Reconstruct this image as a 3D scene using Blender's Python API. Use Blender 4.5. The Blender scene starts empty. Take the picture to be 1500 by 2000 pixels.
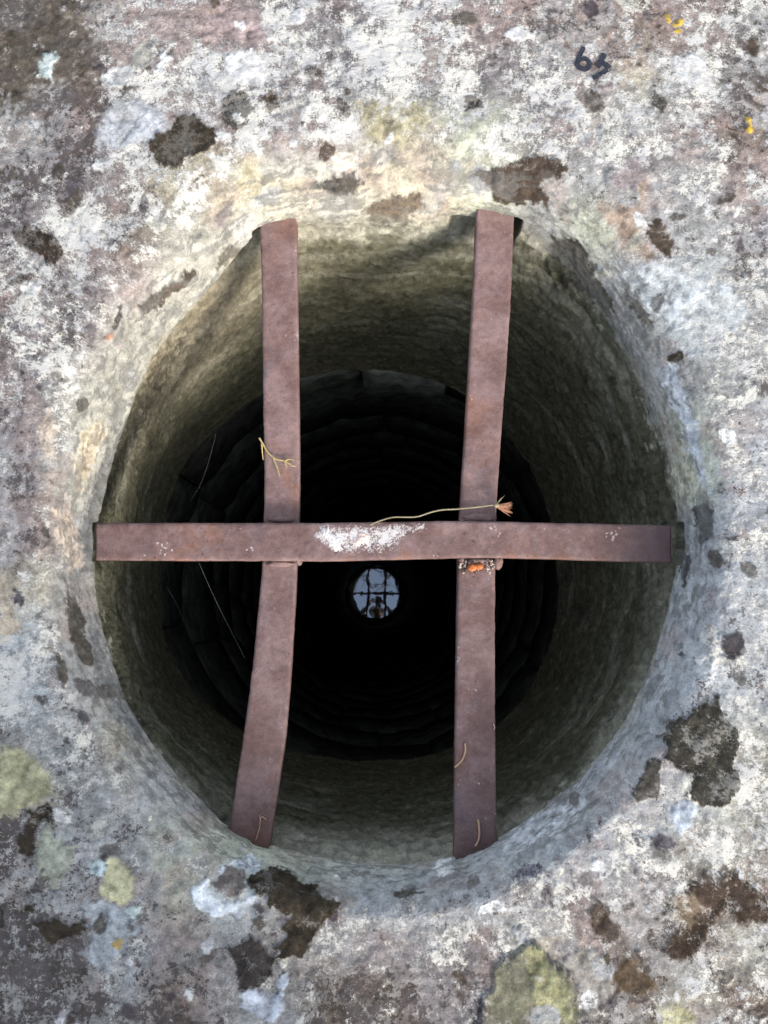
import bpy, bmesh, math, random
import numpy as np
from mathutils import Vector, Matrix

random.seed(7)
rng = np.random.default_rng(11)
scene = bpy.context.scene
COL = scene.collection

# ------------------------------------------------------------------ camera
# The stone's flat top is z = 0, north is up in the picture, the camera hangs
# over the well and looks almost straight down.
CAM_H, FOC = 0.76, 1500.0
NADIR = (735.0, 1168.0)
_d = np.array([(NADIR[0] - 750) / FOC, -(NADIR[1] - 1000) / FOC, -1.0])
_zc = -_d / np.linalg.norm(_d)
_yc = np.array([0, 1.0, 0]) - _zc[1] * _zc
_yc /= np.linalg.norm(_yc)
_xc = np.cross(_yc, _zc)
CM = np.array([_xc, _yc, _zc])                 # camera axes -> world


def at(u, v, z):
    """Point at height z that the photograph (1500 x 2000) shows at u, v."""
    w = CM @ np.array([(u - 750) / FOC, -(v - 1000) / FOC, -1.0])
    t = (z - CAM_H) / w[2]
    return Vector((w[0] * t, w[1] * t, z))


cam_d = bpy.data.cameras.new('camera')
cam = bpy.data.objects.new('camera', cam_d)
COL.objects.link(cam)
cam_d.sensor_fit = 'VERTICAL'
cam_d.sensor_height = 36
cam_d.sensor_width = 36
cam_d.lens = 36 * FOC / 2000
cam_d.clip_start = 0.01
cam_d.clip_end = 600
_m = Matrix([[*CM[i], 0] for i in range(3)] + [[0, 0, 0, 1]])
_m.translation = Vector((0, 0, CAM_H))
cam.matrix_world = _m
scene.camera = cam

# ------------------------------------------------------------------ light
SUN_DIR = Vector((0.56, -0.83, 0.0)).normalized()
SUN_EL = math.radians(24)
world = bpy.data.worlds.new('World')
scene.world = world
world.use_nodes = True
wn = world.node_tree
for n in list(wn.nodes):
    wn.nodes.remove(n)
sky = wn.nodes.new('ShaderNodeTexSky')
sky.sky_type = 'NISHITA'
sky.sun_disc = False
sky.sun_elevation = SUN_EL
sky.sun_rotation = math.atan2(SUN_DIR.x, SUN_DIR.y)
sky.dust_density = 2.0
bg = wn.nodes.new('ShaderNodeBackground')
bg.inputs['Strength'].default_value = 0.15
wo = wn.nodes.new('ShaderNodeOutputWorld')
hs = wn.nodes.new('ShaderNodeHueSaturation')      # thin haze: a paler blue
hs.inputs['Saturation'].default_value = 0.52
wn.links.new(sky.outputs[0], hs.inputs['Color'])
wn.links.new(hs.outputs[0], bg.inputs[0])
wn.links.new(bg.outputs[0], wo.inputs[0])
sun_d = bpy.data.lights.new('sun', 'SUN')
sun_d.energy = 1.15
sun_d.angle = math.radians(11.0)
sun_d.color = (1.0, 0.93, 0.82)
sun = bpy.data.objects.new('sun', sun_d)
COL.objects.link(sun)
sv = SUN_DIR * math.cos(SUN_EL) + Vector((0, 0, math.sin(SUN_EL)))
sun.rotation_euler = sv.to_track_quat('Z', 'Y').to_euler()
sun.location = sv * 20
scene.view_settings.view_transform = 'Standard'
scene.view_settings.look = 'None'
scene.view_settings.exposure = 1.52
scene.view_settings.gamma = 1
scene.render.engine = 'CYCLES'
scene.cycles.max_bounces = 8
scene.cycles.diffuse_bounces = 5


# ------------------------------------------------------------------ helpers
def tag(o, label=None, cat=None, group=None, kind=None):
    for k, v in (('label', label), ('category', cat), ('group', group), ('kind', kind)):
        if v:
            o[k] = v
    return o


def empty(name, loc=(0, 0, 0)):
    o = bpy.data.objects.new(name, None)
    o.empty_display_size = 0.05
    o.location = loc
    COL.objects.link(o)
    return o


def link(name, me, mat, parent=None, smooth=True):
    o = bpy.data.objects.new(name, me)
    if mat:
        me.materials.append(mat)
    if smooth and len(me.polygons):
        me.polygons.foreach_set('use_smooth', np.ones(len(me.polygons), bool))
    COL.objects.link(o)
    if parent:
        o.parent = parent
        o.matrix_parent_inverse = Matrix.Translation(-Vector(parent.location))
    return o


def grid_mesh(name, P, wrap_u=False, wrap_v=False):
    """Quad mesh from an array of points P[rows, cols, 3]; wrap_u closes the columns, wrap_v the rows."""
    R, Cn, _ = P.shape
    me = bpy.data.meshes.new(name)
    ii, jj = np.meshgrid(np.arange(R if wrap_v else R - 1), np.arange(Cn if wrap_u else Cn - 1), indexing='ij')
    a = ii * Cn + jj
    b = ii * Cn + (jj + 1) % Cn
    c = ((ii + 1) % R) * Cn + (jj + 1) % Cn
    d = ((ii + 1) % R) * Cn + jj
    q = np.stack([a, b, c, d], -1).reshape(-1, 4).astype(np.int32)
    me.vertices.add(R * Cn)
    me.vertices.foreach_set('co', P.reshape(-1).astype(np.float32))
    me.loops.add(q.size)
    me.loops.foreach_set('vertex_index', q.reshape(-1))
    me.polygons.add(len(q))
    me.polygons.foreach_set('loop_start', np.arange(0, q.size, 4, dtype=np.int32))
    me.update(calc_edges=True)
    return me


def _hash(ix, iy, iz, seed):
    h = (ix.astype(np.uint32) * np.uint32(374761393) + iy.astype(np.uint32) * np.uint32(668265263)
         + iz.astype(np.uint32) * np.uint32(2246822519) + np.uint32((seed * 3266489917) & 0xffffffff))
    h = (h ^ (h >> np.uint32(13))) * np.uint32(1274126177)
    h = h ^ (h >> np.uint32(16))
    return (h & np.uint32(0xffffff)).astype(np.float32) / np.float32(0xffffff)


def vnoise(x, y, z, seed=0):
    fx, fy, fz = np.floor(x), np.floor(y), np.floor(z)
    ix, iy, iz = fx.astype(np.int64), fy.astype(np.int64), fz.astype(np.int64)
    tx, ty, tz = (x - fx).astype(np.float32), (y - fy).astype(np.float32), (z - fz).astype(np.float32)
    tx, ty, tz = (t * t * t * (t * (t * 6 - 15) + 10) for t in (tx, ty, tz))
    out = 0
    for dx in (0, 1):
        wx = tx if dx else 1 - tx
        for dy in (0, 1):
            wy = ty if dy else 1 - ty
            for dz in (0, 1):
                wz = tz if dz else 1 - tz
                out = out + wx * wy * wz * _hash(ix + dx, iy + dy, iz + dz, seed)
    return out * 2 - 1


def fbm(x, y, z, f, octs, seed=0, gain=0.55, lac=2.07):
    s, a, tot = 0, 1.0, 0
    for o in range(octs):
        s = s + a * vnoise(x * f + 17.3 * o, y * f + 5.1 * o, z * f - 9.7 * o, seed + o)
        tot += a
        a *= gain
        f *= lac
    return s / tot


def sstep(a, b, x):
    t = np.clip((x - a) / (b - a), 0, 1)
    return t * t * (3 - 2 * t)


def add_attr(me, name, rgb):
    at_ = me.attributes.new(name, 'FLOAT_COLOR', 'POINT')
    v = np.ones((len(rgb), 4), np.float32)
    v[:, :3] = rgb
    at_.data.foreach_set('color', v.reshape(-1))


class Nodes:
    """Small wrapper for building a material's node tree."""

    def __init__(self, name, rough=0.9, spec=0.3):
        self.m = bpy.data.materials.new(name)
        self.m.use_nodes = True
        self.t = self.m.node_tree
        self.b = self.t.nodes['Principled BSDF']
        self.b.inputs['Roughness'].default_value = rough
        self.b.inputs['Specular IOR Level'].default_value = spec
        self.tc = self.t.nodes.new('ShaderNodeTexCoord').outputs['Object']

    def n(self, kind, **inp):
        x = self.t.nodes.new(kind)
        return x

    def set(self, sock, v):
        if hasattr(v, 'is_output') or isinstance(v, bpy.types.NodeSocket):
            self.t.links.new(v, sock)
        else:
            sock.default_value = v

    def noise(self, scale, detail=6, rough=0.6, vec=None, dist=0.0):
        x = self.n('ShaderNodeTexNoise')
        x.inputs['Scale'].default_value = scale
        x.inputs['Detail'].default_value = detail
        x.inputs['Roughness'].default_value = rough
        x.inputs['Distortion'].default_value = dist
        self.t.links.new(vec or self.tc, x.inputs['Vector'])
        return x.outputs['Fac']

    def voronoi(self, scale, vec=None):
        x = self.n('ShaderNodeTexVoronoi')
        x.inputs['Scale'].default_value = scale
        self.t.links.new(vec or self.tc, x.inputs['Vector'])
        return x.outputs['Distance']

    def scale(self, v):
        x = self.n('ShaderNodeMapping')
        x.inputs['Scale'].default_value = v
        self.t.links.new(self.tc, x.inputs['Vector'])
        return x.outputs[0]

    def math(self, op, a, b=0.0, c=None):
        x = self.n('ShaderNodeMath')
        x.operation = op
        self.set(x.inputs[0], a)
        self.set(x.inputs[1], b)
        if c is not None:
            self.set(x.inputs[2], c)
        return x.outputs[0]

    def ramp(self, v, lo, hi, a=0.0, b=1.0):
        x = self.n('ShaderNodeMapRange')
        x.interpolation_type = 'SMOOTHSTEP'
        self.set(x.inputs[0], v)
        x.inputs[1].default_value = lo
        x.inputs[2].default_value = hi
        x.inputs[3].default_value = a
        x.inputs[4].default_value = b
        return x.outputs[0]

    def mix(self, f, a, b):
        x = self.n('ShaderNodeMix')
        x.data_type = 'RGBA'
        self.set(x.inputs['Factor'], f)
        for s, v in ((x.inputs[6], a), (x.inputs[7], b)):
            if isinstance(v, tuple):
                s.default_value = (*v, 1)
            else:
                self.t.links.new(v, s)
        return x.outputs[2]

    def mul(self, col, f):
        x = self.n('ShaderNodeVectorMath')
        x.operation = 'SCALE'
        self.t.links.new(col, x.inputs[0])
        self.set(x.inputs['Scale'], f)
        return x.outputs[0]

    def attr(self, name):
        x = self.n('ShaderNodeAttribute')
        x.attribute_name = name
        return x

    def color(self, c):
        if isinstance(c, tuple):
            self.b.inputs['Base Color'].default_value = (*c, 1)
        else:
            self.t.links.new(c, self.b.inputs['Base Color'])

    def bump(self, h, strength=0.5, dist=0.002):
        x = self.n('ShaderNodeBump')
        x.inputs['Strength'].default_value = strength
        x.inputs['Distance'].default_value = dist
        self.t.links.new(h, x.inputs['Height'])
        self.t.links.new(x.outputs[0], self.b.inputs['Normal'])
        return self.m


# ------------------------------------------------------------------ materials
def stone_material():
    """Lichen covered stone: 'base' = colour of the stone and its big lichen patches,
    'cover' = (how much white crust, how much dark speckle, how smooth / bare the stone is)."""
    N = Nodes('lichen_stone', 0.95, 0.06)
    base, cov = N.attr('base'), N.attr('cover')
    sep = N.n('ShaderNodeSeparateColor')
    N.t.links.new(cov.outputs['Color'], sep.inputs[0])
    white, dark, bare = sep.outputs[0], sep.outputs[1], sep.outputs[2]
    n_big = N.noise(27, 8, 0.68)
    n_mid = N.noise(88, 6, 0.70)
    n_fine = N.noise(430, 4, 0.75)
    n_grit = N.noise(760, 3, 0.75)
    half = lambda n: N.math('SUBTRACT', n, 0.5)
    keep = N.math('SUBTRACT', 1.0, bare)
    # stone itself: mottled and grainy
    val = N.math('MULTIPLY', N.ramp(n_mid, 0.28, 0.72, 0.55, 1.42), N.ramp(n_fine, 0.25, 0.75, 0.78, 1.24))
    val = N.math('MULTIPLY', val, N.ramp(n_grit, 0.25, 0.75, 0.86, 1.14))
    soft = N.math('MULTIPLY_ADD', bare, 0.30, 0.0)
    val = N.math('ADD', N.math('MULTIPLY', val, N.math('SUBTRACT', 1.0, soft)), soft)
    c = N.mul(base.outputs['Color'], val)
    # thin grey crust, wider than the white one
    fg = N.math('MULTIPLY_ADD', half(N.noise(27, 7, 0.7)), 2.2, N.math('MULTIPLY_ADD', white, 0.7, 0.10))
    fg = N.math('MULTIPLY_ADD', half(n_fine), 1.2, fg)
    gmask = N.ramp(fg, 0.46, 0.66)
    gcol = N.mix(N.ramp(N.noise(15, 4), 0.4, 0.6), (0.34, 0.345, 0.35), (0.42, 0.40, 0.36))
    c = N.mix(N.math('MULTIPLY', gmask, N.math('MULTIPLY', keep, 0.72)), c, N.mul(gcol, val))
    # dark speckle: lichen bodies and holes between the crusts
    g = N.math('MULTIPLY_ADD', half(N.noise(30, 8, 0.74, dist=0.4)), 3.0, dark)
    g = N.math('MULTIPLY_ADD', half(N.noise(165, 5, 0.7)), 1.9, g)
    g = N.math('MULTIPLY_ADD', half(n_fine), 1.7, g)
    g = N.math('MULTIPLY_ADD', half(n_grit), 0.3, g)
    dmask = N.ramp(g, 0.53, 0.69)
    dcol = N.mix(N.ramp(N.noise(30, 3), 0.4, 0.6), (0.048, 0.036, 0.030), (0.085, 0.070, 0.068))
    c = N.mix(N.math('MULTIPLY', dmask, N.math('MULTIPLY', keep, 0.9)), c, dcol)
    # white crust: broad shape with dusty, crumbled edges
    f = N.math('MULTIPLY_ADD', half(n_big), 2.3, white)
    f = N.math('MULTIPLY_ADD', half(n_mid), 1.9, f)
    f = N.math('MULTIPLY_ADD', half(n_fine), 1.5, f)
    f = N.math('MULTIPLY_ADD', half(n_grit), 0.35, f)
    wmask = N.ramp(f, 0.565, 0.80)
    wcol = N.mix(N.ramp(N.noise(26, 4), 0.38, 0.62), (0.52, 0.515, 0.51), (0.68, 0.655, 0.595))
    wcol = N.mul(wcol, N.ramp(n_grit, 0.3, 0.7, 0.82, 1.10))
    c = N.mix(N.math('MULTIPLY', wmask, N.math('MULTIPLY', keep, 0.95)), c, wcol)
    # dark pores everywhere, a few white grains
    pore = N.math('LESS_THAN', N.voronoi(230), N.ramp(N.noise(70, 4, 0.7), 0.45, 0.75, 0.0, 0.30))
    c = N.mix(N.math('MULTIPLY', pore, N.math('MULTIPLY_ADD', keep, 0.5, 0.15)), c, (0.075, 0.062, 0.06))
    salt = N.math('MULTIPLY', N.ramp(n_grit, 0.62, 0.70), N.math('MULTIPLY', keep, 0.2))
    c = N.mix(salt, c, (0.60, 0.58, 0.54))
    N.color(c)
    h = N.math('MULTIPLY_ADD', wmask, N.math('MULTIPLY', keep, 0.5), N.math('MULTIPLY', n_fine, 1.0))
    h = N.math('MULTIPLY_ADD', n_mid, 0.9, h)
    h = N.math('MULTIPLY_ADD', n_grit, 0.5, h)
    h = N.math('MULTIPLY_ADD', pore, -0.5, h)
    return N.bump(h, 0.65, 0.0022)


def rust_material():
    N = Nodes('rusted_iron', 0.62, 0.35)
    n1, n2, n3 = N.noise(24, 6, 0.65), N.noise(160, 5, 0.7), N.noise(640, 3, 0.7)
    c = N.mix(N.ramp(n1, 0.36, 0.64), (0.142, 0.082, 0.073), (0.220, 0.145, 0.137))
    c = N.mix(N.math('MULTIPLY', N.ramp(N.noise(13, 6, 0.68), 0.52, 0.70), 0.6), c, (0.23, 0.098, 0.052))
    c = N.mix(N.math('MULTIPLY', N.ramp(N.noise(17, 4, 0.6, dist=0.5), 0.56, 0.72), 0.55), c, (0.125, 0.098, 0.115))
    c = N.mul(c, N.ramp(n2, 0.25, 0.75, 0.80, 1.20))
    c = N.mul(c, N.ramp(n3, 0.2, 0.8, 0.88, 1.13))
    pit = N.math('LESS_THAN', N.voronoi(120), N.ramp(N.noise(40, 3), 0.45, 0.75, 0.0, 0.24))
    c = N.mix(N.math('MULTIPLY', pit, 0.6), c, (0.045, 0.028, 0.028))
    wv = N.n('ShaderNodeVectorMath')
    wv.operation = 'MULTIPLY_ADD'
    nz_ = N.n('ShaderNodeTexNoise')
    nz_.inputs['Scale'].default_value = 420
    N.t.links.new(N.tc, nz_.inputs['Vector'])
    N.t.links.new(nz_.outputs['Color'], wv.inputs[0])
    wv.inputs[1].default_value = (.006, .006, .006)
    N.t.links.new(N.tc, wv.inputs[2])
    speck = N.math('LESS_THAN', N.voronoi(170, wv.outputs[0]), N.ramp(N.noise(33, 3), 0.50, 0.78, 0.0, 0.34))
    c = N.mix(N.math('MULTIPLY', speck, 0.75), c, (0.55, 0.47, 0.44))
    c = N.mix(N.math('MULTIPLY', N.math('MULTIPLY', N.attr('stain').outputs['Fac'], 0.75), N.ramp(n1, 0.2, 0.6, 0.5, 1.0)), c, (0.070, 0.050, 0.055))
    a = N.attr('crust')
    cr = N.math('MULTIPLY_ADD', N.math('SUBTRACT', n2, 0.5), 1.4, a.outputs['Fac'])
    cr = N.math('MULTIPLY_ADD', N.math('SUBTRACT', n3, 0.5), 0.9, N.math('MULTIPLY_ADD', N.math('SUBTRACT', N.noise(75, 5, 0.7), 0.5), 1.3, cr))
    c = N.mix(N.ramp(cr, 0.48, 0.86), c, (0.60, 0.57, 0.56))
    N.color(c)
    h = N.math('MULTIPLY_ADD', n3, 0.5, N.math('MULTIPLY_ADD', pit, -0.8, n2))
    return N.bump(h, 0.5, 0.0012)


def plain(name, c1, c2, scale=200, rough=0.8, bump=0.3, dist=0.0006):
    N = Nodes(name, rough, 0.25)
    n = N.noise(scale, 4, 0.65)
    N.color(N.mix(N.ramp(n, 0.32, 0.68), c1, c2))
    return N.bump(n, bump, dist)


M_STONE = stone_material()
M_RUST = rust_material()
M_MASON = plain('damp_masonry', (0.05, 0.053, 0.043), (0.16, 0.165, 0.135), 26, 0.9, 0.8, 0.012)
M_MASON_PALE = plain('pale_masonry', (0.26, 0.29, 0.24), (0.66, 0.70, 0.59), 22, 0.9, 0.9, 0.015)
M_MORTAR = plain('dark_mortar', (0.04, 0.042, 0.036), (0.09, 0.093, 0.08), 40, 0.95, 0.6, 0.01)
M_TWIG = plain('dry_yellow_twig', (0.34, 0.25, 0.095), (0.46, 0.36, 0.17), 900, 0.7)
M_STEM = plain('dry_green_stem', (0.22, 0.19, 0.115), (0.33, 0.28, 0.18), 500, 0.7)
M_BUD = plain('dry_brown_bracts', (0.34, 0.15, 0.09), (0.50, 0.27, 0.16), 600, 0.75)
M_NEEDLE = plain('dry_needle', (0.40, 0.25, 0.15), (0.55, 0.37, 0.25), 700, 0.6)
M_SEED = plain('orange_husk', (0.42, 0.10, 0.03), (0.62, 0.22, 0.07), 500, 0.45)
M_CRUMB = plain('pale_crumb', (0.35, 0.25, 0.20), (0.60, 0.52, 0.46), 500, 0.9)
M_DIRT = plain('dark_dirt', (0.04, 0.03, 0.028), (0.10, 0.08, 0.07), 500, 0.95)
M_DROP = plain('white_dropping', (0.58, 0.52, 0.50), (0.78, 0.76, 0.73), 260, 0.9, 0.7, 0.0015)
M_SILK = plain('spider_silk', (0.14, 0.14, 0.145), (0.2, 0.2, 0.21), 100, 0.5)
M_PAINT = plain('black_paint', (0.012, 0.016, 0.026), (0.035, 0.038, 0.055), 400, 0.7)

# ------------------------------------------------------------------ the stone wellhead
HC = np.array([0.006, 0.052])                  # centre of the hole
NT = 1700
TH = np.linspace(0, 2 * math.pi, NT, endpoint=False)


def outline(pts, z, smooth=14):
    """r(theta) round the hole centre from picture points lying at height z."""
    w = np.array([at(u, v, z)[:2] for u, v in pts]) - HC
    th = np.arctan2(w[:, 1], w[:, 0]) % (2 * math.pi)
    r = np.hypot(w[:, 0], w[:, 1])
    k = np.argsort(th)
    th, r = th[k], r[k]
    rr = np.interp(TH, np.r_[th - 2 * math.pi, th, th + 2 * math.pi], np.r_[r, r, r])
    ker = np.exp(-np.linspace(-2.5, 2.5, 6 * smooth + 1) ** 2)
    ker /= ker.sum()
    n = len(ker) // 2
    return np.convolve(np.r_[rr[-n:], rr, rr[:n]], ker, 'valid')


Z_LIP, Z_BOT = -0.062, -0.50
LIP = [(505, 448), (440, 528), (385, 590), (330, 655), (295, 715), (262, 785), (238, 850), (215, 920), (200, 980),
       (187, 1050), (184, 1110), (190, 1180), (205, 1240), (224, 1302), (250, 1374), (292, 1446), (341, 1508),
       (392, 1563), (434, 1607), (498, 1643), (580, 1666), (700, 1684), (800, 1689), (884, 1674), (976, 1634),
       (1058, 1579), (1120, 1528), (1190, 1446), (1239, 1365), (1277, 1273), (1304, 1191), (1320, 1100), (1325, 1030),
       (1314, 950), (1304, 890), (1288, 830), (1262, 760), (1230, 690), (1192, 620), (1150, 555), (1100, 495),
       (1050, 460), (1005, 432), (930, 420), (800, 428), (700, 428), (600, 428)]
FLAT = [(745, 205), (600, 215), (450, 265), (330, 360), (230, 480), (150, 630), (90, 800), (62, 1000), (62, 1150),
        (85, 1290), (140, 1450), (230, 1590), (340, 1690), (480, 1755), (640, 1790), (800, 1795), (960, 1765),
        (1110, 1680), (1240, 1560), (1340, 1420), (1405, 1270), (1440, 1100), (1440, 950), (1415, 800), (1365, 650),
        (1290, 500), (1190, 370), (1060, 270), (910, 220)]
FOOT = [(424, 838), (380, 878), (350, 924), (326, 990), (316, 1080), (314, 1170), (322, 1245), (354, 1322),
        (438, 1401), (520, 1450), (640, 1480), (740, 1485), (850, 1470), (960, 1425), (1040, 1340), (1080, 1230),
        (1088, 1110), (1065, 990), (1020, 890), (950, 805), (860, 748), (760, 724), (680, 722), (590, 740), (500, 780)]
R_LIP = outline(LIP, Z_LIP, 10)
R_LIP = R_LIP + 0.0022 * fbm(np.cos(TH), np.sin(TH), 0 * TH, 5.0, 4, 15, 0.6)
R_FLAT = outline(FLAT, 0.0, 26)
R_FOOT = outline(FOOT, Z_BOT, 8)

ct, st = np.cos(TH), np.sin(TH)
NORTH = np.clip(st, 0, 1)                       # 1 towards the top of the picture
LEFT = np.exp(-((TH - 3.0) / 0.75) ** 6)
CREASE = 0.94 - 0.34 * LEFT    # how far the rounding turns before the lip breaks off

# block outline (a roughly squared block) and row positions
HX0, HX1, HY0, HY1 = -0.80, 0.82, -0.62, 0.95
tx = np.where(ct > 0, (HX1 - HC[0]) / np.maximum(ct, 1e-6), (HX0 - HC[0]) / np.minimum(ct, -1e-6))
ty = np.where(st > 0, (HY1 - HC[1]) / np.maximum(st, 1e-6), (HY0 - HC[1]) / np.minimum(st, -1e-6))
R_SQ = 1 / (tx ** -14.0 + ty ** -14.0) ** (1 / 14.0)
R_FINE = 0.685
rows_r, rows_z, rows_k = [], [], []             # k: 0 side, 1 flat, 2 rounding, 3 wall, 4 underside


def row(r, z, k):
    rows_r.append(r * np.ones(NT))
    rows_z.append(z * np.ones(NT))
    rows_k.append(k)


for z in np.linspace(-0.52, -0.03, 16):
    row(R_SQ, z, 0)
for t in np.linspace(0.15, 1, 6):
    row(R_SQ - 0.03 * (1 - math.cos(t * math.pi / 2)), -0.03 * (1 - math.sin(t * math.pi / 2)), 0)
for t in np.linspace(0.03, 1, 34):
    row((R_SQ - 0.03) * (1 - t) + R_FINE * t, 0, 1)
for t in np.linspace(0, 1, 205)[1:]:
    row(R_FINE * (1 - t) + R_FLAT * t, 0, 1)
for t in np.linspace(0, 1, 80)[1:]:
    a = t * CREASE * math.pi / 2
    a1 = CREASE * math.pi / 2
    row(R_FLAT + (R_LIP - R_FLAT) * np.sin(a) / np.sin(a1), Z_LIP * (1 - np.cos(a)) / (1 - np.cos(a1)), 2)
for t in np.linspace(0, 1, 165)[1:]:
    under = 0.010 * (1 - NORTH) * np.exp(-((t - 0.05) / 0.05) ** 2)     # the wall draws back a little under the lip
    under = under + 0.016 * np.exp(-((np.angle(np.exp(1j * (TH - 2.35)))) / 0.42) ** 2) * sstep(0.0, 0.04, t) * math.exp(-(t / 0.3) ** 2)
    under = under + 0.045 * np.exp(-((TH - 2.28) / 0.26) ** 4) * math.exp(-((t - 0.045) / 0.035) ** 2)   # crevice under the lip beside the bar
    row(R_LIP + (R_FOOT - R_LIP) * t + under, Z_LIP + (Z_BOT - Z_LIP) * t, 3)
for t in np.linspace(0, 1, 12)[1:]:
    row(R_FOOT + (0.75 - R_FOOT) * t, Z_BOT - 0.004 - 0.016 * t, 4)

RR, ZZ, KK = np.array(rows_r), np.array(rows_z), np.array(rows_k)
X = HC[0] + RR * ct
Y = HC[1] + RR * st
P = np.stack([X, Y, ZZ], -1)
# normals of the smooth shape
du = np.roll(P, -1, 1) - np.roll(P, 1, 1)
dv = np.gradient(P, axis=0)
NRM = np.cross(du, dv)
NRM /= np.linalg.norm(NRM, axis=-1, keepdims=True) + 1e-12
if NRM[KK == 1][:, :, 2].mean() < 0:
    NRM = -NRM
KV = np.repeat(KK[:, None], NT, 1)
px, py, pz = P[..., 0].ravel(), P[..., 1].ravel(), P[..., 2].ravel()


def project(P):
    q = (P - np.array([0, 0, CAM_H])) @ CM        # world -> camera axes
    d = np.minimum(q[..., 2], -0.05)
    return 750 - FOC * q[..., 0] / d, 1000 + FOC * q[..., 1] / d


U, V = project(P)
U, V = U.ravel().astype(np.float32), V.ravel().astype(np.float32)
kv = KV.ravel()
theta = np.broadcast_to(TH, KV.shape).ravel()
wall = ((kv == 3) | (kv == 4)).astype(np.float32)
depth = np.clip((Z_LIP - pz) / (Z_LIP - Z_BOT), 0, 1)
wallmix = 0

# relief ------------------------------------------------------------
cth, sth = np.cos(theta), np.sin(theta)
rr_ = RR.ravel()
n_low = fbm(px, py, pz, 9, 3, 1)
n_mid = fbm(px, py, pz, 42, 3, 21)
n_hi = fbm(px, py, pz, 170, 3, 31, 0.6)
# tooling marks / strata that run round the hole: long in theta, thin in depth
sx, sy, sz_ = cth * 3.2, sth * 3.2, pz * 46 + rr_ * 20 + 0.8 * n_low
n_str = fbm(sx, sy, sz_, 1.0, 4, 41, 0.62)
n_str2 = fbm(cth * 9, sth * 9, pz * 120 + rr_ * 60 + 1.5 * n_mid, 1.0, 3, 51, 0.6)
n_pit = fbm(px, py, pz, 90, 4, 63, 0.7)
wallmix = (sstep(-0.048, -0.084, pz + 0.022 * n_str2 + 0.016 * n_pit + 0.012 * n_low) * (kv >= 2)).astype(np.float32)
wall_s = sstep(-0.056, -0.085, pz) * (kv >= 3)
bev_s = sstep(-0.001, -0.022, pz) * (kv >= 2) * (1 - wall_s)
flat_s = (1 - bev_s - wall_s)
disp = 0.0030 * n_low * (0.6 + 0.8 * wall_s) + 0.0009 * n_mid * (1 + 1.6 * wall_s) + 0.0006 * n_hi * (1 + 0.8 * wall_s)
disp = disp + wall_s * (0.0028 * n_str + 0.0016 * n_str2 + 0.0036 * n_pit) + bev_s * (0.0016 * n_str + 0.0010 * n_str2 + 0.0012 * n_pit)
disp = disp + flat_s * 0.0022 * np.minimum(n_pit, 0.08)
disp = disp + (kv == 0) * 0.012 * n_low

# lichen and stain patches, some shade painted in ------------------------------------------
WU = U + 9 * fbm(px, py, pz, 55, 4, 71, 0.62)
WV = V + 9 * fbm(px, py, pz, 55, 4, 81, 0.62)
PAL = {'v': (.225, .205, .205), 'b': (.18, .145, .12), 'm': (.29, .24, .225), 'g': (.315, .315, .305), 't': (.385, .35, .275),
       'p': (.355, .345, .30), 'y': (.46, .42, .29), 'e': (.44, .45, .36), 'l': (.355, .37, .385), 'u': (.45, .48, .49),
       'k': (.10, .09, .08), 'o': (.26, .25, .235)}
# one cell per 100 x 100 px of the photograph: stone colour with some shade in it (darker lower left, bluer lower right), white crust 0-9, dark speckle 0-9
CELLS = """
b26 b25 m52 m42 m33 v71 v54 v80 v72 m43 m44 b44 b43 m53 o55
b15 b26 v63 m62 v90 v72 v63 v81 v72 v63 v63 m53 t53 v82 o45
g43 v37 g51 m52 m62 m62 m62 y43 e51 e61 v70 m62 g61 m53 b44
v36 v46 m63 y62 y60 t40 t40 t30 t40 e50 g32 g43 m41 g51 m53
v54 m80 b54 p60 p50 p40 p30 p30 t30 e30 g30 e31 m31 g43 v53
m63 v54 m62 p40 p30 p30 t30 t30 t30 t30 g30 g31 g42 u51 g54
v64 v56 p51 p40 p30 t30 t30 t30 t30 g30 g30 g31 g42 u51 g62
v54 p52 p40 p40 p30 t30 t30 t30 t30 g30 g30 g31 g31 g31 g53
v43 p42 p30 p30 p30 t30 t30 t30 t30 g30 g30 g31 g31 e31 l52
v33 p31 p30 p30 p30 t30 t30 t30 t30 g30 g30 g31 g31 e31 l53
v44 g31 p30 p30 p30 t30 t30 t30 t30 g30 g30 g31 l31 l32 l43
t41 g31 g30 p30 p30 t30 t30 t30 t30 g30 g30 g31 l31 l31 l52
u62 g42 g31 p30 p30 t30 t30 t30 t30 g30 g30 g31 l31 l42 l53
u72 g43 g32 p30 p30 t30 t30 t30 t30 g30 g30 l31 l32 l43 l43
o43 g54 t32 g31 p30 t30 t30 t30 t30 g30 l31 l42 l42 l43 p53
y33 g53 g32 g31 g30 e30 t30 t30 e30 g31 l41 l42 l44 u43 p72
o26 g33 o34 e21 e20 e31 e31 e31 g31 l41 u51 l52 l54 p62 p62
o26 o25 g33 e21 u42 o32 g42 l41 l41 l42 v63 v53 v52 b44 b54
o27 o26 u44 o23 o33 o33 v42 v42 v53 v53 e32 m33 b44 b44 p53
o27 o46 o34 b36 g43 o34 b36 b36 v44 v35 e22 o34 b45 p62 b45
""".split()
CELLS = [(PAL[c[0]], int(c[1]) / 9, int(c[2]) / 9) for c in CELLS]
CG = np.array([[*c, w, d] for c, w, d in CELLS]).reshape(20, 15, 5)


def mirror(t, n):
    t = np.abs(t)
    t = np.mod(t, 2 * n)
    return np.where(t > n, 2 * n - t, t)


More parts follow.
